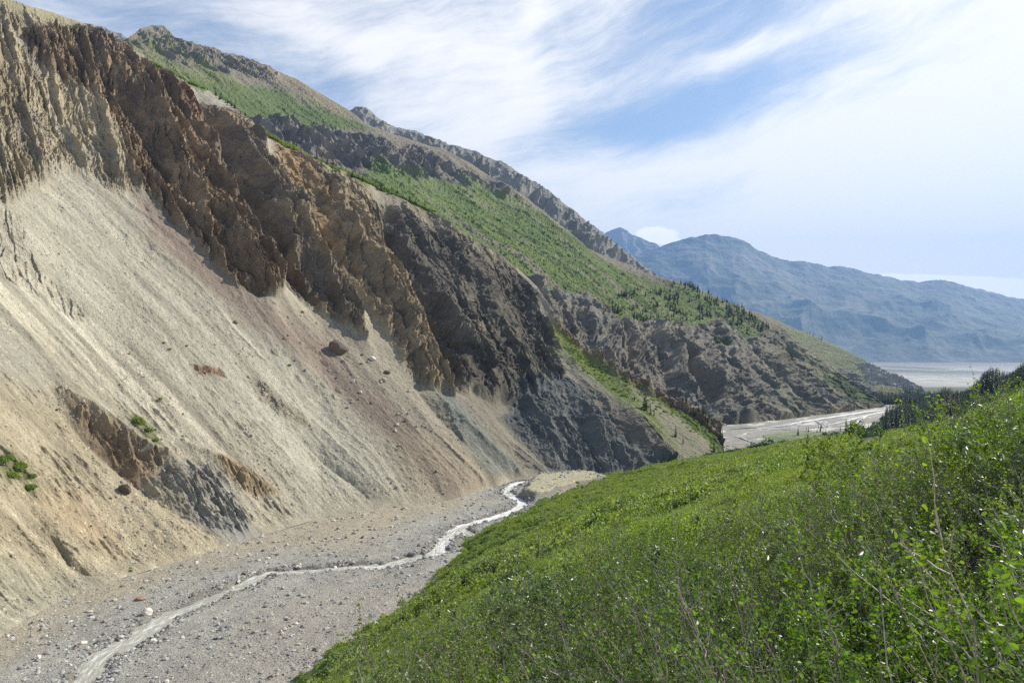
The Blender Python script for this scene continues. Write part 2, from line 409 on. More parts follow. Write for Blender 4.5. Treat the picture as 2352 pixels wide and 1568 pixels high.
# stepped ledges in the rock: strata cut the slope across
strat = fl * 0.9 + 6 * fbm(sl / 30, fl / 30, 3, 111)
disp += rock * 0.7 * np.abs(((strat / 7.0) % 1.0) - 0.5) * 2
disp += leftr * (0.25 * brk + 0.35 * crag)
disp += small_rock * (0.9 * crag + 0.1 + 0.30 * brk)
# scree: rills, fans and stones
scree = 1 - rock
rills = ridged(ls / 13 + 0.5 * perlin(ls / 40, fs / 60, 5), fs / 240, 4, 131, 0.55)
amp_r = sstep(0.1, 0.7, 0.5 + blot * 0.5) * (0.5 + sstep(900, 1200, px))
disp += scree * (1.1 * rills * amp_r + 0.28 * rough_n + 3.5 * fbm(sl / 90, fl / 150, 3, 141))
ero = sstep(0.0, 0.45, fbm(ls / 34, fs / 48, 3, 145)) * (0.35 + 0.65 * sstep(780, 950, py) * sstep(820, 640, px))
disp += scree * ero * (0.55 * ridged(ls / 6.5, fs / 60, 3, 147, 0.5) + 0.16 * ridged(ls / 2.2, fs / 9, 3, 149))
cd, cv = cells(sl / 3.1, fl / 3.1, 151)
stones = np.clip(1 - cd / (0.12 + 0.34 * sstep(0.72, 1.0, cv)), 0, 1) * sstep(0.55, 0.8, cv)
stone_den = sstep(0.0, 0.5, fbm(sl / 25, fl / 60, 3, 161) + 0.25)
disp += scree * stones * stone_den * 0.6
cd2, cv2 = cells(sl / 9.0, fl / 10.0, 171)
big = np.clip(1 - cd2 / 0.22, 0, 1) * sstep(0.72, 0.8, cv2)
disp += scree * np.sqrt(big) * 1.0 * sstep(0.1, 0.4, blot)
disp *= sstep(0.0, 0.05, S1.v)[None]                   # settle into the valley floor
edge = sstep(1.0, 0.965, S1.v)[None]
disp = disp * (0.35 + 0.65 * edge) + 0.0

c1_ = np.empty(px.shape + (3,), np.float32); c1_[:] = (0.375, 0.350, 0.280)
paint(c1_, sstep(-0.3, 0.6, blot) * 0.7, (0.36, 0.355, 0.31))
paint(c1_, poly([(-700, 300), (0, 420), (200, 430), (420, 560), (700, 830), (900, 1100), (760, 1180), (560, 1000), (300, 820), (0, 700), (-700, 600)], 60) * 0.7, (0.40, 0.395, 0.335))
paint(c1_, poly([(-700, 1000), (0, 860), (180, 900), (420, 1080), (600, 1220), (420, 1300), (240, 1330), (0, 1300), (-700, 1500)], 50) * 0.75, (0.43, 0.38, 0.27))
paint(c1_, poly([(-700, 1300), (0, 1250), (180, 1330), (300, 1340), (0, 1480), (-700, 1700)], 40) * 0.6, (0.36, 0.35, 0.27))
paint(c1_, poly([(-100, 560), (100, 640), (420, 900), (560, 1060), (380, 960), (100, 760), (-100, 680)], 40) * sstep(0.0, 0.6, st_c + 0.25) * 0.8, (0.56, 0.53, 0.44))
paint(c1_, poly([(330, 1000), (480, 1060), (680, 1200), (560, 1230), (430, 1120)], 20) * 0.5, (0.50, 0.46, 0.36))
paint(c1_, poly([(300, 440), (360, 470), (440, 560), (560, 680), (680, 740), (780, 800), (960, 960), (1110, 1105), (1020, 1150), (900, 1010), (720, 850), (560, 740), (420, 620), (330, 540)], 26) * 0.88, (0.225, 0.178, 0.152))
paint(c1_, poly([(640, 700), (760, 740), (900, 850), (1010, 930), (1130, 1090), (1060, 1080), (900, 930), (780, 830)], 18) * 0.7, (0.30, 0.275, 0.225))
paint(c1_, poly([(900, 1000), (1010, 1000), (1180, 1100), (1060, 1145), (940, 1150)], 24) * 0.55, (0.36, 0.31, 0.235))
paint(c1_, poly([(980, 880), (1200, 900), (1330, 1100), (1180, 1110)], 20) * 0.7, (0.185, 0.170, 0.145))
paint(c1_, bluegr * 0.65, (0.19, 0.225, 0.22))
paint(c1_, poly([(100, 1120), (200, 1110), (270, 1190), (290, 1240), (200, 1230), (130, 1180)], 40) * 0.55, (0.45, 0.345, 0.22))
paint(c1_, poly([(160, 900), (260, 960), (370, 1060), (330, 1080), (240, 1010)], 14) * 0.8, (0.30, 0.215, 0.14))
paint(c1_, outc3 * 0.5, (0.22, 0.18, 0.13)); paint(c1_, outc4 * 0.8, (0.26, 0.15, 0.09))
paint(c1_, outc * 0.75, (0.27, 0.27, 0.262)); paint(c1_, poly([(430, 1150), (560, 1200), (620, 1250), (540, 1260), (480, 1200)], 16) * 0.75, (0.30, 0.30, 0.295))
paint(c1_, outc2 * 0.8, (0.34, 0.25, 0.15)); paint(c1_, bank * 0.65, (0.25, 0.185, 0.125)); paint(c1_, leftr * 0.35 * sstep(-0.2, 0.4, rough_n), (0.22, 0.18, 0.14))
# streaks of fallen material
sm = scree * (1 - small_rock)
c1_ *= (1 + (0.20 * st_c + 0.13 * st_f)[..., None] * sm[..., None])
paint(c1_, sm * sstep(0.45, 0.9, st_c) * 0.35 * sstep(1000, 700, px), (0.52, 0.50, 0.42))
paint(c1_, sm * sstep(0.25, 0.8, -st_c) * 0.30, (0.22, 0.20, 0.17))
paint(c1_, sm * sstep(0.3, 1.0, stones * stone_den) * 0.5, (0.50, 0.47, 0.40))
paint(c1_, sm * ero * sstep(0.1, 0.6, st_c + 0.3 * blot) * 0.22, (0.28, 0.235, 0.175))
# rock colours
paint(c1_, topL * 0.9, (0.36, 0.32, 0.24)); paint(c1_, topL * sstep(0.0, 0.5, fbm(sl / 22, fl / 40, 3, 181)) * 0.6, (0.20, 0.165, 0.115))
paint(c1_, topL * sstep(0.15, 0.5, fbm(sl / 18, fl / 60, 3, 191)) * 0.5, (0.29, 0.29, 0.27))
paint(c1_, ribA * 0.93, (0.17, 0.13, 0.095)); paint(c1_, ribA * sstep(-0.1, 0.4, fbm(sl / 14, fl / 60, 3, 201)) * 0.7, (0.31, 0.245, 0.17))  # tan patches put the look of sunlit facets into the rock colour
paint(c1_, ribA * poly([(380, 170), (450, 200), (520, 330), (470, 340), (420, 280)], 30) * 0.55, (0.20, 0.10, 0.065))
paint(c1_, ribB * 0.9, (0.145, 0.12, 0.10)); paint(c1_, ribB * sstep(0.0, 0.5, fbm(sl / 10, fl / 50, 3, 211)) * 0.7, (0.29, 0.235, 0.16))  # lit tan between the dark parts, painted into the rib colour
paint(c1_, tanC * 0.9, (0.26, 0.21, 0.145)); paint(c1_, tanC * sstep(0.1, 0.5, fbm(sl / 14, fl / 40, 3, 221)) * 0.6, (0.13, 0.115, 0.095))
paint(c1_, poly([(600, 320), (640, 345), (720, 440), (770, 560), (800, 640), (760, 620), (700, 500), (640, 410)], 12) * sstep(-0.5, 0.2, fbm(sl / 12, fl / 30, 3, 225)) * 0.6, (0.34, 0.23, 0.13))
paint(c1_, poly([(600, 520), (700, 640), (790, 740), (720, 700), (640, 620)], 14) * 0.7, (0.10, 0.085, 0.075))
paint(c1_, darkD * 0.94, (0.100, 0.094, 0.086)); paint(c1_, darkD * sstep(0.2, 0.6, fbm(sl / 12, fl / 25, 4, 231)) * 0.45, (0.16, 0.14, 0.115))
paint(c1_, poly([(640, 335), (780, 385), (880, 430), (1000, 500), (1130, 590), (1200, 640), (1120, 600), (980, 520), (860, 470), (740, 420)], 14) * 0.75, (0.30, 0.275, 0.215))
paint(c1_, lowE * 0.88, (0.10, 0.118, 0.132)); paint(c1_, lowE * sstep(0.0, 0.5, fbm(sl / 10, fl / 80, 3, 241)) * 0.5, (0.20, 0.21, 0.205))
paint(c1_, farE * 0.8, (0.20, 0.185, 0.16)); paint(c1_, farE * sstep(0.2, 0.5, st_c) * 0.5, (0.31, 0.29, 0.24))
gm = greenst * sstep(-0.75, -0.1, st_c + 0.4 * st_f)
paint(c1_, greenst * 0.7, (0.27, 0.26, 0.19)); paint(c1_, gm * 0.95, (0.14, 0.20, 0.045)); paint(c1_, gm * sstep(0.1, 0.5, blot + st_c * 0.4) * 0.6, (0.26, 0.27, 0.06))
paint(c1_, gm * sstep(1500, 1640, px) * 0.5, (0.055, 0.10, 0.03))
paint(c1_, crestr * 0.9, (0.215, 0.165, 0.125))
# grassy brow along the crest
brow = sstep(26, 8, py - np.interp(px, *np.array(crest1).T))
paint(c1_, brow * sstep(360, 300, px) * 0.85, (0.30, 0.285, 0.19)); paint(c1_, poly([(-700, -400), (0, -20), (220, 60), (330, 125), (200, 85), (90, 50), (0, 18), (-700, -300)], 8) * 0.9, (0.31, 0.295, 0.20))
for seg in ([(215, 60), (240, 75)], [(340, 140), (470, 200)], [(595, 296), (700, 352)], [(700, 356), (830, 405)], [(835, 402), (1010, 498)]):
    d_, _, _ = linedist(px, py, seg); paint(c1_, sstep(13, 4, d_ + 5 * rough_n) * 0.9, (0.10, 0.15, 0.035))
d_, _, _ = linedist(px, py, [(760, 402), (835, 425)]); paint(c1_, sstep(16, 4, d_ + 6 * rough_n) * 0.8, (0.16, 0.18, 0.045))
for (gx, gy, r_) in ((325, 958, 26), (350, 985, 18), (365, 1000, 14), (35, 1060, 42), (70, 1078, 16), (75, 1108, 20)):
    d_ = np.hypot((px - gx) / 1.3, py - gy + (px - gx) * -0.35); paint(c1_, sstep(r_, r_ * 0.4, d_ + 10 * rough_n) * 0.7, (0.14, 0.16, 0.06))
c1_ *= (1 - 0.06 * scree[..., None]) * np.array([1.04, 1.0, 0.92], np.float32)
c1_ *= 1 + rock[..., None] * (np.array([0.96, 0.93, 0.87], np.float32) - 1)
c1_ *= (1 + (0.35 * (v1 - 0.5) + 0.35 * (v2 - 0.5) + 0.25 * (v3 - 0.5))[..., None] * np.maximum(rock, small_rock * 0.7)[..., None])
c1_ = np.clip(c1_, 0.02, 0.75)
M_scree = mat_terrain('scree_and_rock', 0.35, 2.2, 1.0, 0.6, var=0.40, speck=0.5, speck_scale=0.9, streak=0.9)
S1.finish('eroded_hillside', disp, c1_, M_scree)
print('S1', S1.P.shape)

# ------------------------------------------------------------------ 2. big mountain behind, ending in the gullied cliffs over the river
crest2 = [(100, 60), (215, 78), (280, 97), (300, 80), (330, 62), (350, 56), (378, 62), (400, 84), (440, 98), (500, 114), (560, 132), (600, 146), (650, 168), (700, 195), (760, 228),
          (810, 262), (850, 288), (900, 302), (960, 326), (1020, 348), (1080, 378), (1150, 418), (1210, 455), (1270, 505), (1350, 568), (1430, 602), (1500, 634), (1560, 652), (1640, 684),
          (1700, 704), (1740, 716), (1790, 740), (1830, 775), (1880, 815), (1940, 862), (2000, 905), (2030, 925), (2055, 945), (2080, 965)]
foot2 = [(100, 420), (600, 600), (1100, 900), (1400, 1010), (1600, 1010), (1660, 982), (1720, 978), (1780, 975), (1850, 965), (1950, 950), (2030, 936), (2055, 950), (2080, 970)]
def tb2(c):
    dx = (c - CX) / F; c1v = -0.723 * dx + 0.69
    return 302.6 / c1v
S2 = Sheet(crest2, foot2, np.arange(110, 2050, 1.6), 1.6, (-0.723, 0.69), 0.60, 0.62, tb=tb2)
px, py, sl, fl = S2.PX, S2.PY, S2.sl, S2.fl
wx = 12 * fbm(sl / 110, fl / 200, 4, 311); wy = 12 * fbm(sl / 110 + 50, fl / 200, 4, 321)
st_c = fbm(sl / 26, fl / 420, 4, 331, 0.6); blot = fbm(sl / 160, fl / 260, 4, 351); rough_n = fbm(sl / 7, fl / 9, 4, 361, 0.62)
cliffs = poly([(1180, 620), (1270, 665), (1340, 690), (1420, 725), (1500, 742), (1570, 750), (1640, 735), (1700, 775), (1750, 770), (1800, 760), (1900, 830), (2010, 905), (2060, 950), (1900, 1000), (1600, 1060), (1100, 1000)], 9, 0.8)
band = poly([(560, 268), (640, 268), (720, 285), (860, 325), (960, 345), (1060, 385), (1170, 425), (1200, 465), (1120, 440), (1010, 405), (930, 400), (880, 400), (820, 395), (700, 360), (600, 320)], 7)
topk = poly([(260, 60), (420, 60), (560, 120), (680, 180), (640, 190), (520, 170), (420, 150), (330, 110), (260, 110)], 10)
meadow = poly([(430, 170), (520, 200), (600, 195), (700, 225), (800, 265), (860, 300), (790, 295), (700, 280), (600, 268), (500, 262), (430, 210)], 10)
green = poly([(860, 360), (960, 395), (1060, 415), (1180, 455), (1290, 525), (1400, 605), (1500, 650), (1640, 690), (1745, 722), (1765, 770), (1700, 790), (1640, 745), (1570, 752), (1500, 742), (1400, 715), (1330, 685), (1240, 655), (1100, 600), (900, 480), (840, 400)], 10)
rock = np.clip(np.maximum(band, topk * 0.7) + 0.0, 0, 1)
disp = np.zeros(px.shape, np.float32)
ab = np.interp(px, [1150, 1350, 1500, 1650, 1800, 2000], [0.35, 0.30, 0.42, 0.62, 0.85, 1.05])
lp = (px - ab * (py - 830)) * 0.48 + 7 * fbm(sl / 60, fl / 120, 3, 371) + 1.6 * fbm(sl / 11, fl / 16, 2, 373)
fp = -py * 0.6; ln2 = sl + 8 * fbm(sl / 90, fl / 200, 3, 377)
gul = ridged(lp / 46, fp / 700, 2, 381, 0.5); gul2 = ridged(lp / 16, fp / 120, 4, 391, 0.55); crg2 = ridged(lp / 6, fp / 18, 3, 393, 0.6)
k1, v1 = cells(lp / 9, fp / 26, 321); k2, v2 = cells(lp / 4.5, fp / 11, 323)
disp += cliffs * (12 * gul + 4.2 * gul2 + 1.6 * crg2 + 1.0 * rough_n + 3.0 * (v1 - 0.5) + 2.0 * (v2 - 0.5) + 6)
disp += rock * (11 * ridged(ln2 / 40, fl / 150, 5, 401, 0.55) + 4 * ridged(ln2 / 14, fl / 34, 4, 411, 0.6))
rest = 1 - np.maximum(cliffs, rock)
disp += rest * (3.5 * ridged(sl / 45, fl / 400, 4, 421, 0.5) + 1.5 * rough_n + 14 * fbm(sl / 200, fl / 260, 3, 431))
disp += green * 0.9 * billow(sl / 6, fl / 7, 3, 441)
for pts, h, wd in (([(1330, 690), (1390, 760), (1420, 860)], 12, 16), ([(1420, 725), (1470, 800), (1500, 900)], 14, 15), ([(1500, 745), (1545, 830), (1590, 940)], 14, 16), ([(1590, 745), (1640, 830), (1700, 950)], 14, 18),
                   ([(1370, 700), (1430, 790), (1460, 880)], -12, 15), ([(1460, 735), (1510, 820), (1545, 920)], -12, 14), ([(1545, 750), (1600, 850), (1640, 950)], -12, 15),
                   ([(1740, 760), (1830, 830), (1990, 930)], 10, 18), ([(1700, 790), (1800, 880), (1880, 950)], -9, 16), ([(1780, 755), (1880, 840), (2000, 920)], -9, 16)):
    rib(pts, h, wd, 1.3)
disp = disp * (0.4 + 0.6 * sstep(1.0, 0.97, S2.v)[None]) * sstep(0.0, 0.04, S2.v)[None]
c2_ = np.empty(px.shape + (3,), np.float32); c2_[:] = (0.205, 0.185, 0.150)
paint(c2_, sstep(-0.3, 0.5, blot) * 0.6, (0.25, 0.225, 0.175))
paint(c2_, poly([(280, 90), (420, 95), (500, 160), (560, 210), (430, 200), (340, 140)], 24) * sstep(-0.5, 0.3, st_c + blot) * 0.95, (0.165, 0.19, 0.075))
paint(c2_, poly([(600, 150), (700, 195), (820, 265), (760, 250), (660, 200)], 14) * 0.7, (0.26, 0.215, 0.13))
paint(c2_, topk * sstep(-0.1, 0.5, rough_n) * 0.7, (0.15, 0.125, 0.10))
paint(c2_, band * 0.9, (0.165, 0.155, 0.155)); paint(c2_, band * sstep(0.0, 0.5, fbm(sl / 30, fl / 60, 3, 451)) * 0.6, (0.27, 0.225, 0.18))
paint(c2_, meadow * 0.92, (0.105, 0.155, 0.045)); paint(c2_, meadow * sstep(0, 0.6, blot + st_c * 0.5) * 0.5, (0.13, 0.165, 0.06))
gm = green * sstep(-1.0, -0.35, st_c - 0.3 * blot)
paint(c2_, green * 0.6, (0.25, 0.23, 0.16)); paint(c2_, gm * 0.95, (0.115, 0.175, 0.05)); paint(c2_, gm * sstep(0.0, 0.6, st_c + 0.3 * blot) * 0.6, (0.19, 0.225, 0.065))
paint(c2_, gm * sstep(0.1, 0.5, fbm(sl / 9, fl / 12, 3, 461)) * 0.22, (0.06, 0.105, 0.035))
paint(c2_, green * sstep(0.45, 0.8, fbm(sl / 30, fl / 200, 3, 471)) * 0.6, (0.28, 0.25, 0.18))
paint(c2_, poly([(1260, 560), (1400, 620), (1500, 665), (1420, 650), (1300, 600)], 14) * sstep(0.0, 0.4, st_c) * 0.7, (0.24, 0.18, 0.09))
paint(c2_, cliffs * 0.9, (0.195, 0.178, 0.158)); paint(c2_, cliffs * sstep(0.0, 0.5, fbm(sl / 40, fl / 70, 3, 481)) * 0.6, (0.28, 0.25, 0.20))
paint(c2_, cliffs * sstep(0.1, 0.6, fbm(sl / 60, fl / 120, 3, 491)) * 0.5, (0.17, 0.185, 0.185))
paint(c2_, cliffs * sstep(1680, 1860, px) * sstep(-0.2, 0.4, rough_n + blot) * 0.6, (0.17, 0.18, 0.10))
for pts, wd in (([(1790, 760), (1850, 830), (1900, 890), (1985, 925)], 14), ([(1600, 750), (1660, 800)], 8), ([(1870, 840), (2000, 925)], 8)):
    d_, _, _ = linedist(px + wx, py + wy, pts); paint(c2_, sstep(wd, wd * 0.3, d_ + 5 * rough_n) * 0.85, (0.075, 0.11, 0.04))
c2_ *= np.array([1.03, 1.0, 0.90], np.float32)
c2_ *= (1 + (0.35 * (v1 - 0.5) + 0.4 * (v2 - 0.5))[..., None] * np.maximum(cliffs, rock)[..., None])
c2_ = np.clip(c2_, 0.02, 0.7)
M_mtn = mat_terrain('mountain_rock', 0.12, 0.8, 1.0, 1.6, var=0.5, streak=0.8, sk=(0.35, 0.03))
S2.finish('mountain', disp, c2_, M_mtn)

# ------------------------------------------------------------------ 3. spur beyond it, running down to the wide river plain
crest3 = [(1560, 668), (1640, 690), (1700, 706), (1770, 728), (1820, 752), (1870, 770), (1960, 812), (2030, 852), (2080, 878), (2120, 898), (2150, 908), (2190, 935)]
foot3 = [(1560, 930), (1950, 930), (2060, 935), (2130, 930), (2160, 920), (2190, 945)]
S3 = Sheet(crest3, foot3, np.arange(1565, 2168, 1.5), 1.5, (-0.75, 0.66), 0.5, 0.55, tb=lambda c: np.interp(c, [1560, 2060, 2170], [1100, 1250, 1650]))
px, py, sl, fl = S3.PX, S3.PY, S3.sl, S3.fl
wx = 5 * fbm(sl / 110, fl / 200, 4, 511); wy = 5 * fbm(sl / 110 + 50, fl / 200, 4, 521)
rough_n = fbm(sl / 9, fl / 10, 4, 561, 0.6); st_c = fbm(sl / 20, fl / 250, 3, 531, 0.6)
cl = poly([(1960, 832), (2020, 835), (2080, 870), (2120, 900), (2060, 892), (1990, 880)], 4); cl2 = poly([(1800, 780), (1880, 830), (1960, 860), (2040, 925), (1900, 900)], 10)
disp = cl * (12 * ridged(sl / 22, fl / 200, 3, 571) + 3) + cl2 * 9 * ridged(sl / 45, fl / 200, 4, 575) + 2.0 * rough_n + 7 * fbm(sl / 160, fl / 200, 3, 581)
disp = disp * (0.3 + 0.7 * sstep(1.0, 0.93, S3.v)[None])
c3_ = np.empty(px.shape + (3,), np.float32); c3_[:] = (0.145, 0.165, 0.07)
paint(c3_, sstep(-0.1, 0.5, st_c + 0.4 * rough_n) * 0.6, (0.25, 0.22, 0.13)); paint(c3_, sstep(0.1, 0.5, fbm(sl / 40, fl / 40, 3, 591)) * 0.6, (0.07, 0.10, 0.045))
paint(c3_, cl * 0.9, (0.42, 0.41, 0.38)); paint(c3_, cl2 * 0.8, (0.24, 0.225, 0.19))
paint(c3_, sstep(2040, 2080, px) * sstep(895, 915, py) * 0.9, (0.045, 0.075, 0.03))
S3.finish('river_spur', disp, np.clip(c3_, 0.02, 0.7), M_mtn, back=(0.3, -0.55))

# ------------------------------------------------------------------ 4. farther crest and small peaks over the shoulder
def far_sheet(name, crest, footpy, t0, t1, cols, step, amp, lam, c_lo, c_hi, seed, back=(0.3, -0.4)):
    c = cols; yt = np.interp(c, *np.array(crest, float).T); yb = np.interp(c, *np.array(footpy, float).T)
    nv = int(np.max(yb - yt) / step) + 2; v = np.linspace(0, 1, nv)
    PX = np.repeat(c[:, None], nv, 1); PY = yb[:, None] + (yt - yb)[:, None] * v
    T = t0 + (t1 - t0) * v[None] ** 0.85 + 0 * PX
    S = Sheet.__new__(Sheet); S.px, S.yt, S.yb, S.nv, S.v = c, yt, yb, nv, v
    dx, dz = (PX - CX) / F, (HZ - PY) / F
    S.base = np.stack([dx * T, T, dz * T], -1); S.PX, S.PY, S.T = PX, PY, T; S.n = np.array([0.35, -0.45, 0.82])
    S.sl = S.base[..., 0]; S.fl = S.base[..., 1] * 0.5 + S.base[..., 2]
    return S
crest4 = [(150, 50), (215, 58), (235, 60), (262, 72), (290, 85), (320, 110), (700, 260), (790, 262), (815, 245), (832, 243), (850, 255), (872, 272), (900, 290), (930, 298), (955, 300), (975, 312), (1000, 316),
          (1030, 330), (1060, 336), (1110, 356), (1160, 376), (1210, 406), (1260, 436), (1300, 468), (1345, 505), (1390, 540), (1430, 572), (1480, 610), (1510, 640)]
S4 = far_sheet('x', crest4, [(150, 300), (900, 450), (1510, 800)], 1600, 2300, np.arange(170, 1508, 1.7), 1.7, 0, 0, 0, 0, 0)
sl, fl, px, py = S4.sl, S4.fl, S4.PX, S4.PY
r4 = ridged(sl / 130, fl / 190, 5, 601, 0.55)
disp = 38 * r4 * (0.10 + 0.90 * sstep(1.0, 0.80, S4.v)[None]) + 9 * ridged(sl / 40, fl / 50, 4, 611) * (0.35 + 0.65 * sstep(1.0, 0.93, S4.v)[None])
c4_ = np.empty(px.shape + (3,), np.float32); c4_[:] = (0.27, 0.255, 0.225); paint(c4_, sstep(0.0, 0.5, fbm(sl / 90, fl / 120, 4, 621)) * 0.7, (0.18, 0.165, 0.145))
paint(c4_, sstep(-0.1, 0.5, fbm(sl / 160, fl / 160, 4, 631)) * sstep(20, 50, py - S4.yt[:, None]) * 0.6, (0.19, 0.195, 0.12))
S4.finish('far_crest', disp, c4_, M_mtn)

# ------------------------------------------------------------------ 5. blue ranges across the wide valley
crest5 = [(900, 640), (1200, 620), (1400, 598), (1480, 584), (1520, 564), (1560, 551), (1600, 543), (1622, 538), (1642, 540), (1680, 543), (1705, 551), (1750, 578), (1790, 594), (1815, 600), (1850, 598), (1900, 612),
          (1940, 611), (1990, 625), (2020, 630), (2060, 641), (2110, 648), (2140, 643), (2165, 643), (2200, 652), (2250, 664), (2300, 676), (2352, 690), (2500, 720), (3200, 790)]
M_far = mat_terrain('distant_slope', 0.004, 0.02, 0.5, 18.0, var=0.5)
def build_far(name, crest, foot, t0, t1, c0, c1v, sd, amp, ribs=()):
    global disp, px, py, wx, wy
    S = far_sheet('x', crest, foot, t0, t1, np.arange(c0, c1v, 2.2), 2.0, 0, 0, 0, 0, 0)
    sl, fl = S.sl, S.fl; px, py = S.PX, S.PY
    wx = 18 * fbm(sl / 1500, fl / 1500, 4, sd + 5); wy = 14 * fbm(sl / 1500 + 9, fl / 1500, 4, sd + 6)
    lean = sl - 0.35 * fl
    disp = amp * ridged(lean / 2300, fl / 2600, 6, sd, 0.5)
    for r_ in ribs: rib(*r_)
    disp = disp * 0.72
    disp = disp * (0.25 + 0.75 * sstep(0.0, 0.45, S.v)[None]) * sstep(0.0, 0.03, S.v)[None] * (0.02 + 0.98 * np.clip(1 - S.v, 0, 1)[None] ** 0.9) + 22 * fbm(sl / 260, fl / 260, 3, sd + 9)
    c = np.empty(px.shape + (3,), np.float32); c[:] = (0.115, 0.125, 0.075)
    paint(c, sstep(0.3, 1.0, S.v)[None] * sstep(-0.5, 0.5, fbm(sl / 900, fl / 700, 4, sd + 1)) * 0.8, (0.20, 0.175, 0.14))
    paint(c, sstep(0.1, 0.6, fbm(sl / 700, fl / 260, 4, sd + 2)) * 0.6, (0.23, 0.215, 0.15))
    paint(c, sstep(0.1, 0.6, fbm(sl / 500, fl / 500, 4, sd + 3)) * 0.5, (0.06, 0.08, 0.045))
    return S, c
S5, c5_ = build_far('far', crest5, [(900, 838), (3200, 838)], 8900, 13500, 905, 3150, 701, 420,
    [([(1640, 540), (1760, 660), (1860, 720)], 420, 34, 1.3), ([(1560, 555), (1600, 640), (1620, 700)], 220, 24, 1.3), ([(1860, 600), (1960, 680), (2352, 780), (2600, 830)], 500, 38, 1.3),
     ([(1640, 690), (1800, 720), (1990, 760), (2200, 830)], 260, 26, 1.3), ([(1480, 600), (1560, 690), (1700, 790)], 260, 34, 1.3), ([(2150, 645), (2260, 700), (2400, 760)], 260, 28, 1.3)])
d_, _, _ = linedist(px, py, [(1700, 700), (1790, 718), (1870, 712), (1990, 716)]); paint(c5_, sstep(12, 2, d_ + 5 * fbm(S5.sl / 400, S5.fl / 400, 3, 77)) * 0.6, (0.26, 0.235, 0.15))
S5.finish('far_mountains', disp, c5_, M_far)
S6, c6_ = build_far('peak', [(1200, 640), (1340, 600), (1385, 548), (1400, 532), (1415, 526), (1424, 523), (1436, 528), (1450, 540), (1480, 552), (1510, 563), (1540, 580), (1640, 620)], [(1200, 760), (1640, 760)], 12800, 14500, 1210, 1635, 801, 300)
disp2 = disp + 90 * ridged(S6.sl / 420, S6.fl / 300, 4, 811) * (0.2 + 0.8 * sstep(1.0, 0.8, S6.v)[None]) + 10
paint(c6_, np.full(px.shape, 0.8), (0.26, 0.25, 0.24))
S6.finish('far_peak', disp2, c6_, M_far)
print('mountains')

# ------------------------------------------------------------------ valley floor with the creek
def ray_floor(px_, py_):
    dx, dz = (px_ - CX) / F, (HZ - py_) / F
    t = floor_t(dz) if dz < -0.0955 or True else 0
    if t < 0 or t > 4200: t = 230.0 / -dz
    return np.array([dx * t, t, float(zf(t))])
creek_px = [(60, 1680), (150, 1600), (195, 1560), (235, 1508), (310, 1462), (380, 1416), (470, 1376), (560, 1338), (620, 1314), (720, 1308), (820, 1298), (885, 1295), (960, 1277), (1008, 1264), (1022, 1238), (1060, 1208), (1145, 1183),
            (1192, 1164), (1200, 1150), (1165, 1132), (1172, 1118), (1198, 1104), (1240, 1100), (1285, 1097), (1330, 1092)]
def smooth_line(pts, n=10):
    P = np.array(pts, float); out = []
    for i in range(len(P) - 1):
        p0, p1, p2, p3 = P[max(i - 1, 0)], P[i], P[i + 1], P[min(i + 2, len(P) - 1)]
        for k in range(n):
            t = k / n
            out.append(0.5 * ((2 * p1) + (-p0 + p2) * t + (2 * p0 - 5 * p1 + 4 * p2 - p3) * t * t + (-p0 + 3 * p1 - 3 * p2 + p3) * t ** 3))
    out.append(P[-1]); return np.array(out)
creek = smooth_line([ray_floor(*p)[:2] for p in creek_px], 8)
side = smooth_line([ray_floor(*p)[:2] for p in [(300, 1478), (350, 1456), (420, 1437), (470, 1415), (515, 1395), (545, 1362), (580, 1336)]], 8)
loopc = smooth_line([ray_floor(*p)[:2] for p in [(1008, 1262), (1040, 1262), (1075, 1248), (1080, 1225), (1060, 1212)]], 8)
mound_px = [(1232, 1098), (1300, 1092), (1372, 1096), (1400, 1110), (1330, 1122), (1285, 1138), (1230, 1152), (1196, 1140), (1215, 1114)]
mound = [tuple(ray_floor(*p)[:2]) for p in mound_px]

def floor_z(x, y, full=False):
    base = zf(y)
    n = 0.45 * fbm(x / 22, y / 30, 4, 901) + 0.16 * fbm(x / 3, y / 3, 3, 905)
    near = sstep(900, 500, y)
    sel = (y < 520)
    cz = np.zeros(np.shape(x)); wet = np.zeros(np.shape(x)); mo = np.zeros(np.shape(x))
    if np.any(sel):
        xs, ys = x[sel], y[sel]
        d = linedist(xs, ys, creek)[0]
        d = np.minimum(d, linedist(xs, ys, loopc)[0] + 0.6)
        cz[sel] = -0.85 * sstep(3.0, 1.3, d + 1.3 * perlin(xs / 2.4, ys / 3.2, 911) + 1.1 * perlin(xs / 8, ys / 8, 913)) + 0.55 * sstep(0.25, 0.6, perlin(xs / 1.8, ys / 3.6, 917)) * (d < 3.5) + 0.22 * np.exp(-((d - 4.2) / 1.6) ** 2) + 0.35 * np.exp(-((d - 6) / 4) ** 2) - 0.35 * np.exp(-(d / 14) ** 2)
        wet[sel] = sstep(5.5, 2.0, d + 1.5 * perlin(xs / 5, ys / 5, 915))
        sd_ = np.full(xs.shape, -99.0); s2 = (ys > 220)
        P = np.array(mound); c = P.mean(0)
        dd = polysd_w(xs, ys, mound)
        mo[sel] = 3.4 * sstep(-1.5, 3.0, dd + 1.2 * perlin(xs / 5, ys / 5, 921))
    z = base + n * (0.3 + 0.7 * near) + cz + mo
    return (z, wet, mo) if full else z
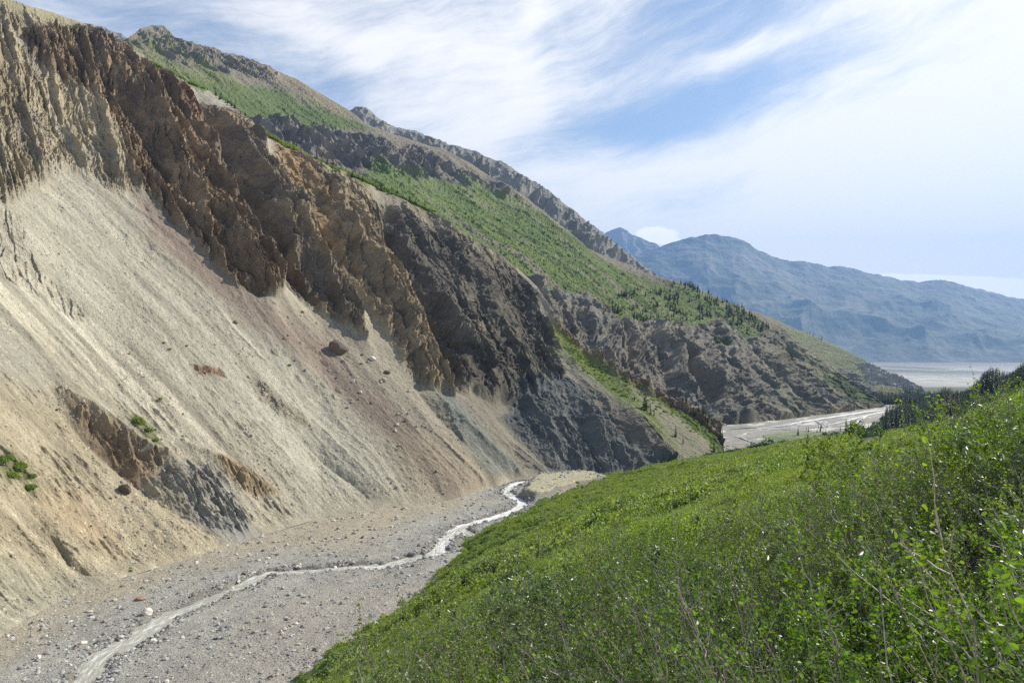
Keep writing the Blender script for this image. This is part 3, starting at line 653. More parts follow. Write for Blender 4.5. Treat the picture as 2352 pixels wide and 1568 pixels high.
def polysd_w(x, y, pts):
    pts = np.array(pts, float); d2 = np.full(x.shape, 1e9); ins = np.zeros(x.shape, bool)
    for (ax, ay), (bx, by) in zip(pts, np.roll(pts, -1, 0)):
        ex, ey = bx - ax, by - ay
        t = np.clip(((x - ax) * ex + (y - ay) * ey) / (ex * ex + ey * ey + 1e-9), 0, 1)
        d2 = np.minimum(d2, (x - ax - t * ex) ** 2 + (y - ay - t * ey) ** 2)
        ins ^= ((ay > y) != (by > y)) & (x < (bx - ax) * (y - ay) / (by - ay + 1e-12) + ax)
    return np.where(ins, 1, -1) * np.sqrt(d2)

azs = np.linspace(-1.0, 1.0, 900); azs = np.tan(azs * 0.88)            # lateral view slopes
ts = np.concatenate([np.geomspace(40, 560, 620), np.geomspace(563, 4300, 240), np.geomspace(4350, 16800, 90)])
DX, TT = np.meshgrid(azs, ts, indexing='ij')
fx_, fy_ = DX * TT, TT
fz_, wet, mo = floor_z(fx_, fy_, True)
cf = np.empty(fx_.shape + (3,), np.float32); cf[:] = (0.335, 0.334, 0.315)
g1 = fbm(fx_ / 14, fy_ / 20, 4, 931); g2 = fbm(fx_ / 2.2, fy_ / 2.2, 3, 935)
paint(cf, sstep(-0.05, 0.25, g1) * 0.45, (0.27, 0.262, 0.24)); paint(cf, sstep(0.2, 0.45, fbm(fx_ / 9 - fy_ / 16, fy_ / 40, 3, 939)) * 0.45, (0.43, 0.42, 0.385)); paint(cf, sstep(0.1, 0.5, -g1) * 0.4, (0.40, 0.39, 0.355))
# stony wash from the hillside side is browner, banks on the right are pinkish brown
dcl, sdd, _ = linedist(fx_, np.minimum(fy_, 900), creek)
paint(cf, sstep(9, 30, dcl + 6 * g1) * (sdd < 0) * sstep(520, 380, fy_) * 0.8, (0.40, 0.355, 0.27)); paint(cf, sstep(10, 26, dcl) * (sdd > 0) * sstep(520, 380, fy_) * 0.5, (0.36, 0.325, 0.29))
paint(cf, wet * 0.85, (0.19, 0.18, 0.16)); paint(cf, sstep(0.4, 2.5, mo) * 0.5, (0.20, 0.165, 0.13)); paint(cf, sstep(2.7, 3.2, mo) * 0.9, (0.44, 0.42, 0.29))
# second river reach and the wide braided plain
al, ac = 0.7 * (fx_ + fy_), 0.7 * (fx_ - fy_)
br = np.abs(fbm(ac / 26 + 0.6 * fbm(al / 60, ac / 60, 2, 943), al / 170, 3, 941)); rv = sstep(440, 500, fy_) * sstep(1300, 1100, fy_)
paint(cf, rv * 0.6, (0.30, 0.295, 0.275)); paint(cf, sstep(0.13, 0.05, br) * rv * 0.8, (0.68, 0.67, 0.63)); paint(cf, sstep(0.1, 0.5, fbm(ac / 9, al / 70, 3, 947)) * rv * 0.5, (0.20, 0.195, 0.18))
far = sstep(2300, 3300, fy_)
paint(cf, far * 0.9, (0.36, 0.345, 0.30)); br2 = np.abs(fbm(fx_ / 260, fy_ / 900, 5, 951)); paint(cf, far * sstep(0.22, 0.04, br2) * sstep(7500, 6000, fy_) * 0.7, (0.60, 0.585, 0.55))
paint(cf, far * sstep(-0.15, 0.35, fbm(fx_ / 1500, fy_ / 1800, 3, 957)) * sstep(4800, 6200, fy_) * 0.85, (0.10, 0.115, 0.085)); paint(cf, sstep(7000, 8200, fy_) * 0.8, (0.27, 0.245, 0.18))
paint(cf, sstep(1100, 1300, fy_) * sstep(2600, 2200, fy_) * 0.85, (0.06, 0.085, 0.04))
cf *= np.array([1.03, 1.0, 0.93], np.float32)
fpx = CX + F * DX; fpy = HZ - F * fz_ / np.maximum(fy_, 1)
gs = sstep(-6, 6, polysd(fpx + 8 * g2, fpy + 4 * g2, [(1740, 1003), (1790, 994), (1850, 990), (1920, 992), (1980, 985), (2010, 1010), (1850, 1030), (1780, 1018)])) * sstep(420, 470, fy_)
paint(cf, gs * 0.85, (0.13, 0.18, 0.06))
M_grav = mat_terrain('river_gravel', 0.6, 2.6, 1.0, 0.5, var=0.5, speck=0.9, speck_scale=1.5)
me = fast_mesh('valley_floor', np.stack([fx_, fy_, fz_], -1).reshape(-1, 3), grid_quads(len(azs), len(ts)), cf.reshape(-1, 3), [M_grav])
tag(link('valley_floor', me), kind='structure')

# water
def mat_water(name, foam_glint_lo, foam_glint_hi, base, sc_):
    m_ = bpy.data.materials.new(name); m_.use_nodes = True; t = NT(m_.node_tree)
    uv = t.n('ShaderNodeUVMap').outputs[0]
    s_ = t.n('ShaderNodeSeparateXYZ', inp={0: uv})
    vec = t.xyz(t.m('MULTIPLY', s_.outputs[0], sc_), t.m('MULTIPLY', s_.outputs[1], sc_ * 0.14))
    a = t.noise(vec, 1.0, 8, 0.75, 0.4)
    lf = t.noise(vec, 0.13, 3, 0.6); up_glint = t.ss(s_.outputs[1], 60.0, 190.0, 0.0, 0.11)  # sun glint on the farther creek, painted as extra white in the foam
    fo = t.ss(t.m('ADD', t.m('ADD', a, up_glint), t.m('MULTIPLY', t.m('SUBTRACT', lf, 0.5), 0.5)), foam_glint_lo, foam_glint_hi)
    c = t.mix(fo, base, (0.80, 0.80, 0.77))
    rg = t.m('ADD', 0.12, t.m('MULTIPLY', fo, 0.5))
    bp = t.n('ShaderNodeBump', inp={'Strength': 0.8, 'Distance': 0.25, 'Height': a})
    bs = t.n('ShaderNodeBsdfPrincipled', inp={'Base Color': c, 'Roughness': rg, 'IOR': 1.33, 'Normal': bp.outputs[0]})
    o = t.n('ShaderNodeOutputMaterial'); t.t.links.new(bs.outputs[0], o.inputs[0]); return m_
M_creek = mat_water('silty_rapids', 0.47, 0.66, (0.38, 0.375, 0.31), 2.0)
M_river = mat_water('braided_water', 0.40, 0.66, (0.40, 0.405, 0.40), 0.25)
def ribbon(name, line, width, lift, mat, nx=7):
    L = np.array(line); n = len(L); V = []; UV = []
    tg = np.gradient(L, axis=0); tg /= np.linalg.norm(tg, axis=1)[:, None]; nr = np.stack([-tg[:, 1], tg[:, 0]], 1)
    ln = np.concatenate([[0], np.cumsum(np.linalg.norm(np.diff(L, axis=0), axis=1))])
    for i in range(n):
        wd = width(i / (n - 1)) if callable(width) else width
        wl = wd * (1 + 0.35 * float(fbm(np.array([ln[i] / 9.0]), np.array([0.3]), 3, 961)[0])) ; wr = wd * (1 + 0.35 * float(perlin(np.array([ln[i] / 7.0]), np.array([7.3]), 963)[0]))
        for k in range(nx):
            q = k / (nx - 1); off = -wl + (wl + wr) * q
            p = L[i] + nr[i] * off
            V.append((p[0], p[1], float(zf(p[1])) + lift + 0.05 * math.sin(ln[i] * 1.7 + k))); UV.append((off, ln[i]))
    q = grid_quads(n, nx); me = fast_mesh(name, V, q, None, [mat])
    ul = me.uv_layers.new(name='UVMap'); UV = np.array(UV, np.float32)
    ul.data.foreach_set('uv', UV[q.ravel()].ravel())
    return tag(link(name, me), kind='structure')
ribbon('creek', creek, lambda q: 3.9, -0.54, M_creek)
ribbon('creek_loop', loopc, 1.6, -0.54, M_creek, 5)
for nm, pts, wd in (('river_channel', [(1640, 990), (1700, 983), (1780, 980), (1850, 968), (1930, 955), (2010, 943), (2070, 938)], 3.6),
                    ('river_channel', [(1750, 985), (1840, 985), (1930, 970), (2000, 952), (2060, 942)], 2.0),
                    ('river_channel', [(1640, 1000), (1690, 1003), (1720, 1012), (1750, 1022)], 1.4),
                    ('river_channel', [(1870, 965), (1920, 985), (1960, 975), (1990, 955)], 1.5)):
    ribbon(nm, smooth_line([ray_floor(*p)[:2] for p in pts], 8), wd, 0.30, M_river, 5)

# ------------------------------------------------------------------ shrub covered slope the camera stands on
# rows: distance and picture row of the canopy at several view slopes
ctrl = {300: [(2, 2300), (6, 2150), (30, 2000), (90, 1900)], 700: [(3, 1860), (8, 1800), (30, 1680), (70, 1590), (113, 1550), (170, 1490), (260, 1400)],
        950: [(3, 1640), (8, 1545), (20, 1475), (60, 1420), (149, 1386), (230, 1330), (320, 1290)],
        1080: [(3.5, 1570), (8, 1500), (18, 1430), (50, 1365), (110, 1300), (208, 1237), (320, 1190)],
        1200: [(3.5, 1545), (7, 1470), (15, 1390), (40, 1320), (90, 1256), (180, 1202), (245, 1179), (350, 1150), (450, 1135)],
        1400: [(3.2, 1545), (6.5, 1440), (13, 1330), (30, 1245), (80, 1178), (180, 1130), (336, 1093), (420, 1092), (520, 1090)],
        1650: [(3, 1545), (6, 1390), (13, 1250), (30, 1175), (70, 1118), (160, 1075), (400, 1044), (480, 1046)],
        1880: [(2.6, 1550), (4.8, 1390), (9, 1240), (17, 1140), (36, 1070), (70, 1035), (140, 1014), (330, 1008), (560, 1003), (800, 990)],
        2070: [(2.5, 1540), (4.4, 1360), (8, 1200), (14, 1090), (26, 1020), (50, 992), (110, 990), (250, 1005), (500, 990), (800, 948), (1150, 935), (1500, 950)],
        2200: [(2.4, 1520), (4.2, 1330), (7.5, 1150), (12, 1050), (20, 985), (40, 962), (90, 965), (250, 972), (520, 930), (800, 910), (1100, 912), (1500, 935)],
        2352: [(2.3, 1500), (4.0, 1280), (7, 1090), (11, 985), (18, 925), (34, 895), (70, 895), (200, 900), (520, 858), (800, 853), (1200, 885), (1500, 905)],
        2750: [(2.2, 1450), (4.0, 1200), (8, 950), (16, 830), (34, 790), (100, 780), (400, 760), (800, 760), (1500, 800)],
        3400: [(2.2, 1350), (5, 1000), (12, 800), (34, 700), (100, 660), (400, 640), (1500, 700)]}
cp = []; cvv = []
for cxp, L in ctrl.items():
    for t_, y_ in L:
        cp.append(((cxp - CX) / F * 2.2, math.log(t_))); cvv.append((HZ - y_) / F)
cp = np.array(cp); cvv = np.array(cvv)
def _u(r2): return np.where(r2 > 0, 0.5 * r2 * np.log(r2 + 1e-12), 0)
D2 = ((cp[:, None] - cp[None]) ** 2).sum(-1); n_ = len(cp)
A = np.zeros((n_ + 3, n_ + 3)); A[:n_, :n_] = _u(D2) + 0.002 * np.eye(n_); A[:n_, n_] = 1; A[:n_, n_ + 1:] = cp; A[n_:, :n_] = A[:n_, n_:].T
sol = np.linalg.solve(A, np.concatenate([cvv, [0, 0, 0]]))
def canopy_slope(dx, t):
    dx = np.clip(dx, -0.62, 1.5) * 2.2; lt = np.log(np.clip(t, 2.0, 1600))
    out = np.full(np.shape(dx), sol[n_]) + sol[n_ + 1] * dx + sol[n_ + 2] * lt
    for i in range(n_): out = out + sol[i] * _u((dx - cp[i, 0]) ** 2 + (lt - cp[i, 1]) ** 2)
    return out
HB = 1.15
def slope_z(x, y):
    x = np.asarray(x, float); y = np.asarray(y, float); yy = np.maximum(y, 0.9)
    z = canopy_slope(x / yy, yy) * yy
    z = np.where(yy < 2.0, canopy_slope(x / yy, 2.0 + 0 * yy) * 2.0, z)
    return z - HB - 0.25 + 0.10 * fbm(x / 1.7, y / 1.7, 3, 971) + 1.0 * fbm(x / 40, y / 40, 3, 975) * sstep(15, 120, y)
sdx = np.linspace(-0.75, 1.55, 420); stt = np.geomspace(0.95, 1500, 420)
SX, ST = np.meshgrid(sdx, stt, indexing='ij'); gx_, gy_ = SX * ST, ST
gz_ = slope_z(gx_, gy_)
cg = np.empty(gx_.shape + (3,), np.float32); cg[:] = (0.040, 0.048, 0.022); paint(cg, sstep(-0.2, 0.5, fbm(gx_ / 6, gy_ / 6, 4, 981)) * 0.5, (0.11, 0.095, 0.06))
paint(cg, sstep(40, 90, gy_) * 0.8, (0.065, 0.095, 0.028))
M_soil = mat_terrain('mossy_soil', 1.0, 6.0, 0.6, 0.1, var=0.4)
me = fast_mesh('shrub_slope', np.stack([gx_, gy_, gz_], -1).reshape(-1, 3), grid_quads(len(sdx), len(stt)), cg.reshape(-1, 3), [M_soil])
tag(link('shrub_slope', me), kind='structure')
print('ground')

# ------------------------------------------------------------------ plant and stone materials
def mat_leaf(name, cols, trans=0.45, rough=0.42, spec=0.5, patch=0.05, tcol=(1.25, 1.35, 0.5)):
    m_ = bpy.data.materials.new(name); m_.use_nodes = True; t = NT(m_.node_tree)
    g = t.n('ShaderNodeNewGeometry'); P = g.outputs['Position']
    oi = t.n('ShaderNodeObjectInfo').outputs['Random']
    isl = g.outputs['Random Per Island']
    a = t.noise(P, patch, 3, 0.6)
    f1 = t.ss(t.m('ADD', a, t.m('MULTIPLY', t.m('SUBTRACT', oi, 0.5), 0.22)), 0.38, 0.62)
    c = t.mix(f1, cols[0], cols[1])
    if len(cols) > 3:
        b2 = t.noise(P, patch * 1.7, 4, 0.65); c = t.mix(t.ss(b2, 0.46, 0.62, 0.0, 0.85), c, cols[3])
    c = t.mix(t.ss(isl, 0.55, 1.0, 0, 0.8), c, cols[2])
    br_ = t.m('ADD', 0.72, t.m('MULTIPLY', t.m('FRACT', t.m('MULTIPLY', isl, 7.31)), 0.56))
    c = t.mix(1.0, c, t.xyz(br_, br_, br_), 'MULTIPLY')
    bs = t.n('ShaderNodeBsdfPrincipled', inp={'Base Color': c, 'Roughness': rough, 'Specular IOR Level': spec})
    tr = t.n('ShaderNodeBsdfTranslucent', inp={'Color': t.mix(1.0, c, tcol, 'MULTIPLY')})
    mx = t.n('ShaderNodeMixShader', inp={0: trans, 1: bs.outputs[0], 2: tr.outputs[0]})
    o = t.n('ShaderNodeOutputMaterial'); t.t.links.new(mx.outputs[0], o.inputs[0]); return m_
def mat_plain(name, c0, c1v, scale, rough=0.85, bump=0.5, bd=0.05, spec=0.3):
    m_ = bpy.data.materials.new(name); m_.use_nodes = True; t = NT(m_.node_tree)
    tc = t.n('ShaderNodeTexCoord').outputs['Object']; a = t.noise(tc, scale, 5, 0.65)
    oi = t.n('ShaderNodeObjectInfo').outputs['Random']
    c = t.mix(t.ss(a, 0.35, 0.65), c0, c1v); b = t.m('ADD', 0.65, t.m('MULTIPLY', oi, 0.7)); c = t.mix(1.0, c, t.xyz(b, b, b), 'MULTIPLY')
    bp = t.n('ShaderNodeBump', inp={'Strength': bump, 'Distance': bd, 'Height': a})
    bs = t.n('ShaderNodeBsdfPrincipled', inp={'Base Color': c, 'Roughness': rough, 'Specular IOR Level': spec, 'Normal': bp.outputs[0]})
    o = t.n('ShaderNodeOutputMaterial'); t.t.links.new(bs.outputs[0], o.inputs[0]); return m_
M_leaf = mat_leaf('birch_leaf', [(0.110, 0.190, 0.022), (0.165, 0.230, 0.028), (0.045, 0.095, 0.02)], 0.48, 0.42, 0.5, 0.4, (1.5, 1.6, 0.5))
M_broad = mat_leaf('broad_green_leaf', [(0.100, 0.190, 0.022), (0.15, 0.235, 0.03), (0.045, 0.10, 0.02)], 0.45, 0.4, 0.5, 0.5, (1.5, 1.6, 0.45))
M_wleaf = mat_leaf('silver_willow_leaf', [(0.15, 0.22, 0.085), (0.19, 0.24, 0.11), (0.10, 0.16, 0.06)], 0.3, 0.38, 0.6, 0.4)
M_thick = mat_leaf('thicket_leaf', [(0.185, 0.265, 0.070), (0.265, 0.320, 0.058), (0.135, 0.195, 0.055), (0.225, 0.285, 0.145)], 0.45, 0.45, 0.5, 0.06, (1.5, 1.6, 0.6))
M_bark = mat_plain('grey_brown_bark', (0.16, 0.125, 0.105), (0.36, 0.305, 0.265), 30, 0.55, 0.4, 0.003, 0.5)
M_needle = mat_leaf('spruce_needles', [(0.030, 0.060, 0.024), (0.045, 0.078, 0.028), (0.022, 0.042, 0.02)], 0.15, 0.6, 0.3, 0.02, (1.0, 1.2, 0.5))
M_trunk = mat_plain('spruce_bark', (0.09, 0.07, 0.055), (0.15, 0.12, 0.10), 8)
M_stone = mat_plain('grey_stone', (0.30, 0.295, 0.28), (0.44, 0.43, 0.40), 3, 0.85, 0.6, 0.05)
M_cream = mat_plain('cream_stone', (0.55, 0.48, 0.40), (0.66, 0.60, 0.52), 3, 0.8, 0.5, 0.05)
M_rust = mat_plain('rust_stone', (0.33, 0.17, 0.11), (0.42, 0.27, 0.19), 3)
M_brown = mat_plain('brown_rock', (0.13, 0.10, 0.075), (0.22, 0.175, 0.13), 2, 0.9, 0.9, 0.1)
M_scrst = mat_plain('scree_stone', (0.33, 0.30, 0.25), (0.46, 0.43, 0.36), 3)

# ------------------------------------------------------------------ scattering with geometry nodes (stuff only)
def scatter(name, pts, rot, scl, idx, variants):
    src = bpy.data.collections.new(name + '_sources')
    for i, me in enumerate(variants):
        o = bpy.data.objects.new('%s_piece_%02d' % (name, i), me); src.objects.link(o)
    pts = np.asarray(pts, np.float32); me = bpy.data.meshes.new(name)
    me.vertices.add(len(pts)); me.vertices.foreach_set('co', pts.ravel())
    for nm, ty, arr, key in (('rot', 'FLOAT_VECTOR', rot, 'vector'), ('scl', 'FLOAT_VECTOR', scl, 'vector'), ('idx', 'INT', idx, 'value')):
        a = me.attributes.new(nm, ty, 'POINT'); a.data.foreach_set(key, np.ascontiguousarray(arr, np.int32 if ty == 'INT' else np.float32).ravel())
    me.update()
    o = link(name, me)
    g = bpy.data.node_groups.new(name + '_nodes', 'GeometryNodeTree')
    g.interface.new_socket('Geometry', in_out='INPUT', socket_type='NodeSocketGeometry'); g.interface.new_socket('Geometry', in_out='OUTPUT', socket_type='NodeSocketGeometry')
    N = g.nodes; gi, go = N.new('NodeGroupInput'), N.new('NodeGroupOutput')
    ci = N.new('GeometryNodeCollectionInfo'); ci.inputs[0].default_value = src; ci.inputs['Separate Children'].default_value = True; ci.inputs['Reset Children'].default_value = True
    ip = N.new('GeometryNodeInstanceOnPoints'); ip.inputs['Pick Instance'].default_value = True
    def na(nm, ty):
        n = N.new('GeometryNodeInputNamedAttribute'); n.data_type = ty; n.inputs[0].default_value = nm; return n.outputs[0]
    e2r = N.new('FunctionNodeEulerToRotation')
    lk = g.links.new
    lk(gi.outputs[0], ip.inputs['Points']); lk(ci.outputs[0], ip.inputs['Instance']); lk(na('idx', 'INT'), ip.inputs['Instance Index'])
    lk(na('rot', 'FLOAT_VECTOR'), e2r.inputs[0]); lk(e2r.outputs[0], ip.inputs['Rotation']); lk(na('scl', 'FLOAT_VECTOR'), ip.inputs['Scale']); lk(ip.outputs[0], go.inputs[0])
    md = o.modifiers.new('scatter', 'NODES'); md.node_group = g
    return tag(o, kind='stuff')

# ------------------------------------------------------------------ stones
def rock_mesh(name, seed, mat, sub=2, sq=(1, 0.8, 0.6), rough=0.28):
    import bmesh
    bm = bmesh.new(); bmesh.ops.create_icosphere(bm, subdivisions=sub, radius=0.5)
    r_ = np.random.default_rng(seed); pl = r_.normal(size=(9, 3)); pl /= np.linalg.norm(pl, axis=1)[:, None]; dd = r_.uniform(0.28, 0.44, 9)
    for v in bm.verts:
        p = np.array(v.co)
        for n, d in zip(pl, dd):
            k = p @ n
            if k > d: p = p - n * (k - d) * 0.9
        p = p * (1 + rough * float(perlin(np.array([p[0] * 4 + seed]), np.array([p[1] * 4 + p[2] * 3]), seed)[0]) * 0.5)
        v.co = p * np.array(sq)
    me = bpy.data.meshes.new(name); bm.to_mesh(me); bm.free(); me.materials.append(mat)
    return me
rocks = [rock_mesh('stone_a', 1, M_stone, 1), rock_mesh('stone_b', 2, M_stone, 1), rock_mesh('stone_c', 3, M_stone, 1, (1, 0.6, 0.4)), rock_mesh('stone_d', 4, M_stone, 1, (0.8, 0.8, 0.5)),
         rock_mesh('stone_e', 5, M_scrst, 1), rock_mesh('stone_f', 6, M_brown, 1), rock_mesh('stone_g', 7, M_cream, 1)]
n = 60000
tt = 95 * (480 / 95.0) ** rng.random(n); dxx = rng.uniform(-0.78, 0.33, n); x = dxx * tt; y = tt
clump = fbm(x / 5, y / 7, 3, 1001) + 0.5 * rng.random(n)
keep = (clump > 0.12)
dcr = np.minimum(linedist(x, y, creek)[0], linedist(x, y, side)[0]); keep &= (dcr > 1.6) | (rng.random(n) < 0.05)
keep &= slope_z(x, y) < floor_z(x, y) + 0.2
x, y = x[keep], y[keep]
ci = rng.integers(0, len(creek), 7000); ox = rng.choice([-1, 1], 7000) * rng.uniform(1.7, 4.6, 7000)      # cobbles crowd along the water's edge
x = np.concatenate([x, creek[ci, 0] + ox + rng.normal(size=7000) * 0.5]); y = np.concatenate([y, creek[ci, 1] + rng.normal(size=7000) * 2.5]); z = floor_z(x, y)
kk = slope_z(x, y) < z + 0.2; x, y, z = x[kk], y[kk], z[kk]
s_ = np.minimum(0.24 * (1 - rng.random(len(x))) ** -0.45, 1.5) * (0.6 + y / 330); sv = np.stack([s_, s_, s_ * 0.9], -1)
scatter('gravel', np.stack([x, y, z + s_ * 0.08], -1), rng.uniform(0, 6.3, (len(x), 3)) * np.array([0.08, 0.08, 1]), sv,
        rng.choice([0, 1, 2, 3, 4, 5, 6], len(x), p=[.25, .22, .2, .13, .1, .06, .04]), rocks)
# loose stones on the scree
n = 6000; P = []; Sx = []
while len(P) < n:
    a_, b_ = rng.uniform(-300, 1250), rng.uniform(400, 1400)
    i = int((a_ - S1.px[0]) / 1.55); v = (b_ - S1.yb[i]) / (S1.yt[i] - S1.yb[i])
    if not 0.01 < v < 0.75: continue
    j = int(v * (S1.nv - 1))
    if rng.random() > 0.03 + 0.97 * float(stone_den[i, j]) ** 2: continue
    P.append(S1.P[i, j]); Sx.append(min(0.24 * (1 - rng.random()) ** -0.45, 1.5))
P = np.array(P); Sx = np.array(Sx)
scatter('scree_stones', P + np.array([0, 0, 0.05]), rng.uniform(0, 6.3, (n, 3)), np.stack([Sx] * 3, -1), rng.choice([4, 5, 0, 6], n, p=[.55, .2, .18, .07]), rocks)

def boulder(px_, py_, wpx, hpx, mat, label, seed, surf='scree', group=None, yaw=0.5, name='boulder'):
    if surf == 'scree': p = S1.at(px_, py_)
    else:
        p = ray_floor(px_, py_); p[2] = float(floor_z(np.array([p[0]]), np.array([p[1]]))[0])
    wm = wpx * p[1] / F; hm = hpx * p[1] / F
    me = rock_mesh(name, seed, mat, 3, (wm, wm * 0.8, hm * 1.15), 0.34)
    o = link(name, me); o.location = (p[0], p[1], p[2] + hm * 0.22); o.rotation_euler = (0, 0.25 if surf == 'scree' else 0, yaw)
    return tag(o, label, 'boulder', group)
boulder(773, 812, 56, 34, M_brown, 'large dark brown boulder half buried on the reddish scree below the dark ribs', 11)
boulder(291, 1114, 30, 22, M_brown, 'rounded brown boulder on the tan slope left of the grey outcrop', 12)
boulder(340, 1410, 24, 20, M_cream, 'rounded cream boulder on the gravel beside the bend of the creek', 13, 'floor')
boulder(190, 1471, 20, 11, M_cream, 'flat pale boulder on the gravel left of the creek, near the bottom', 14, 'floor')
boulder(240, 1452, 12, 10, M_scrst, 'small yellowish boulder on the gravel between flat pale boulder and creek', 15, 'floor')
boulder(322, 1374, 24, 9, M_rust, 'low rusty red slab on gravel at the foot of the scree', 16, 'floor')
boulder(946, 1272, 22, 11, M_stone, 'broad grey boulder at the far bank just upstream of the long creek bend', 17, 'floor')
boulder(86, 1510, 16, 11, M_cream, 'pale boulder in the left bottom corner of the gravel', 18, 'floor')
boulder(853, 933 - 100, 15, 13, M_cream, 'whitish boulder on the scree right below the large dark boulder', 19)
boulder(878, 882, 16, 12, M_scrst, 'light grey boulder on the scree left of the dark cliffs', 20)
boulder(810, 878, 11, 9, M_cream, 'small white stone under the large dark boulder', 21)
boulder(885, 862, 17, 9, M_brown, 'flat brown slab among pale boulders on the upper scree', 22)
boulder(540, 742, 12, 10, M_brown, 'small dark stone on the brown streak under the ribs', 23)
boulder(1140, 1110, 10, 8, M_brown, 'dark stone in the creek where it leaves the narrow gorge', 24, 'floor')
for k in range(46):
    bx_, by_ = [(60 + 180 * rng.random(), 1420 + 130 * rng.random()), (420 + 560 * rng.random(), 1300 + 200 * rng.random())][k % 2]
    if by_ > 1560 - (bx_ - 650) * 0.0 or (bx_ > 900 and by_ > 1400) or (bx_ > 760 and by_ > 1500): continue
    boulder(bx_, by_, rng.uniform(7, 13), rng.uniform(5, 9), [M_stone, M_scrst, M_stone, M_scrst][k % 4], 'grey fist-shaped stone lying loose on the creek gravel' if False else 'small angular stone standing out of the gravel along the creek', 40 + k, 'floor', 'loose stones on the creek gravel', rng.uniform(0, 3), 'stone')
for k in range(34):
    a_, b_ = rng.uniform(640, 1000), 0
    b_ = 700 + (a_ - 640) * 0.75 + rng.uniform(-20, 130)
    boulder(a_, b_, rng.uniform(5, 10), rng.uniform(4, 8), [M_scrst, M_brown, M_cream][k % 3], 'small pale or brown stone resting on the scree under the dark cliffs', 140 + k, 'scree', 'stones on the scree below the cliffs', rng.uniform(0, 3), 'stone')

# ------------------------------------------------------------------ plants
def leaf_cloud(name, n, R_, H_, size, mat, seed, shell=0.5, up=0.5, elong=1.5):
    """a clump of leaves filling a low dome"""
    r_ = np.random.default_rng(seed)
    d = r_.normal(size=(n, 3)); d /= np.linalg.norm(d, axis=1)[:, None]; d[:, 2] = np.abs(d[:, 2])
    lob = 0.75 + 0.35 * perlin(d[:, 0] * 2.2 + seed, d[:, 1] * 2.2 + d[:, 2] * 2, seed) 
    rad = (shell + (1 - shell) * r_.random(n) ** 0.5) * lob
    c = d * rad[:, None] * np.array([R_, R_, H_]) + np.array([0, 0, 0.02])
    return leaves_at(name, c, size * r_.uniform(0.7, 1.3, n), mat, r_, up, elong)
def leaves_at(name, c, size, mat, r_, up=0.5, elong=1.5):
    n = len(c)
    a = r_.normal(size=(n, 3)); a[:, 2] = a[:, 2] * 0.6 + up; a /= np.linalg.norm(a, axis=1)[:, None]           # leaf axis
    b = r_.normal(size=(n, 3)); b = np.cross(a, b); b /= np.linalg.norm(b, axis=1)[:, None] + 1e-9
    nn = np.cross(a, b); size = np.asarray(size)[:, None]
    L = size * 0.5 * elong ** 0.5; W_ = size * 0.42 / elong ** 0.5; fo = size * 0.10
    base = c - a * L; tip = c + a * L
    l1 = c - a * L * 0.45 + b * W_ + nn * fo; l2 = c + a * L * 0.35 + b * W_ * 0.95 + nn * fo
    r1 = c - a * L * 0.45 - b * W_ + nn * fo; r2 = c + a * L * 0.35 - b * W_ * 0.95 + nn * fo
    V = np.stack([base, l1, l2, tip, r2, r1], 1).reshape(-1, 3); k = np.arange(n)[:, None] * 6
    Q = np.concatenate([k + np.array([[0, 1, 2, 3]]), k + np.array([[0, 3, 4, 5]])], 0)
    return fast_mesh(name, V, Q, None, [mat], smooth=False)
def tubes(name, paths, mat, sides=4):
    V = []; Q = []; o = 0
    for P, r0, r1 in paths:
        n = len(P); tg = np.gradient(P, axis=0); tg /= np.linalg.norm(tg, axis=1)[:, None] + 1e-9
        u = np.cross(tg, np.array([0.3, 0.9, 0.1])); u /= np.linalg.norm(u, axis=1)[:, None] + 1e-9; v = np.cross(tg, u)
        rr = np.linspace(r0, r1, n)[:, None, None]; an = np.arange(sides) * 2 * math.pi / sides
        ring = P[:, None] + rr * (np.cos(an)[None, :, None] * u[:, None] + np.sin(an)[None, :, None] * v[:, None])
        V.append(ring.reshape(-1, 3))
        for i in range(n - 1):
            for j in range(sides): Q.append((o + i * sides + j, o + i * sides + (j + 1) % sides, o + (i + 1) * sides + (j + 1) % sides, o + (i + 1) * sides + j))
        o += n * sides
    return fast_mesh(name, np.concatenate(V), np.array(Q), None, [mat])
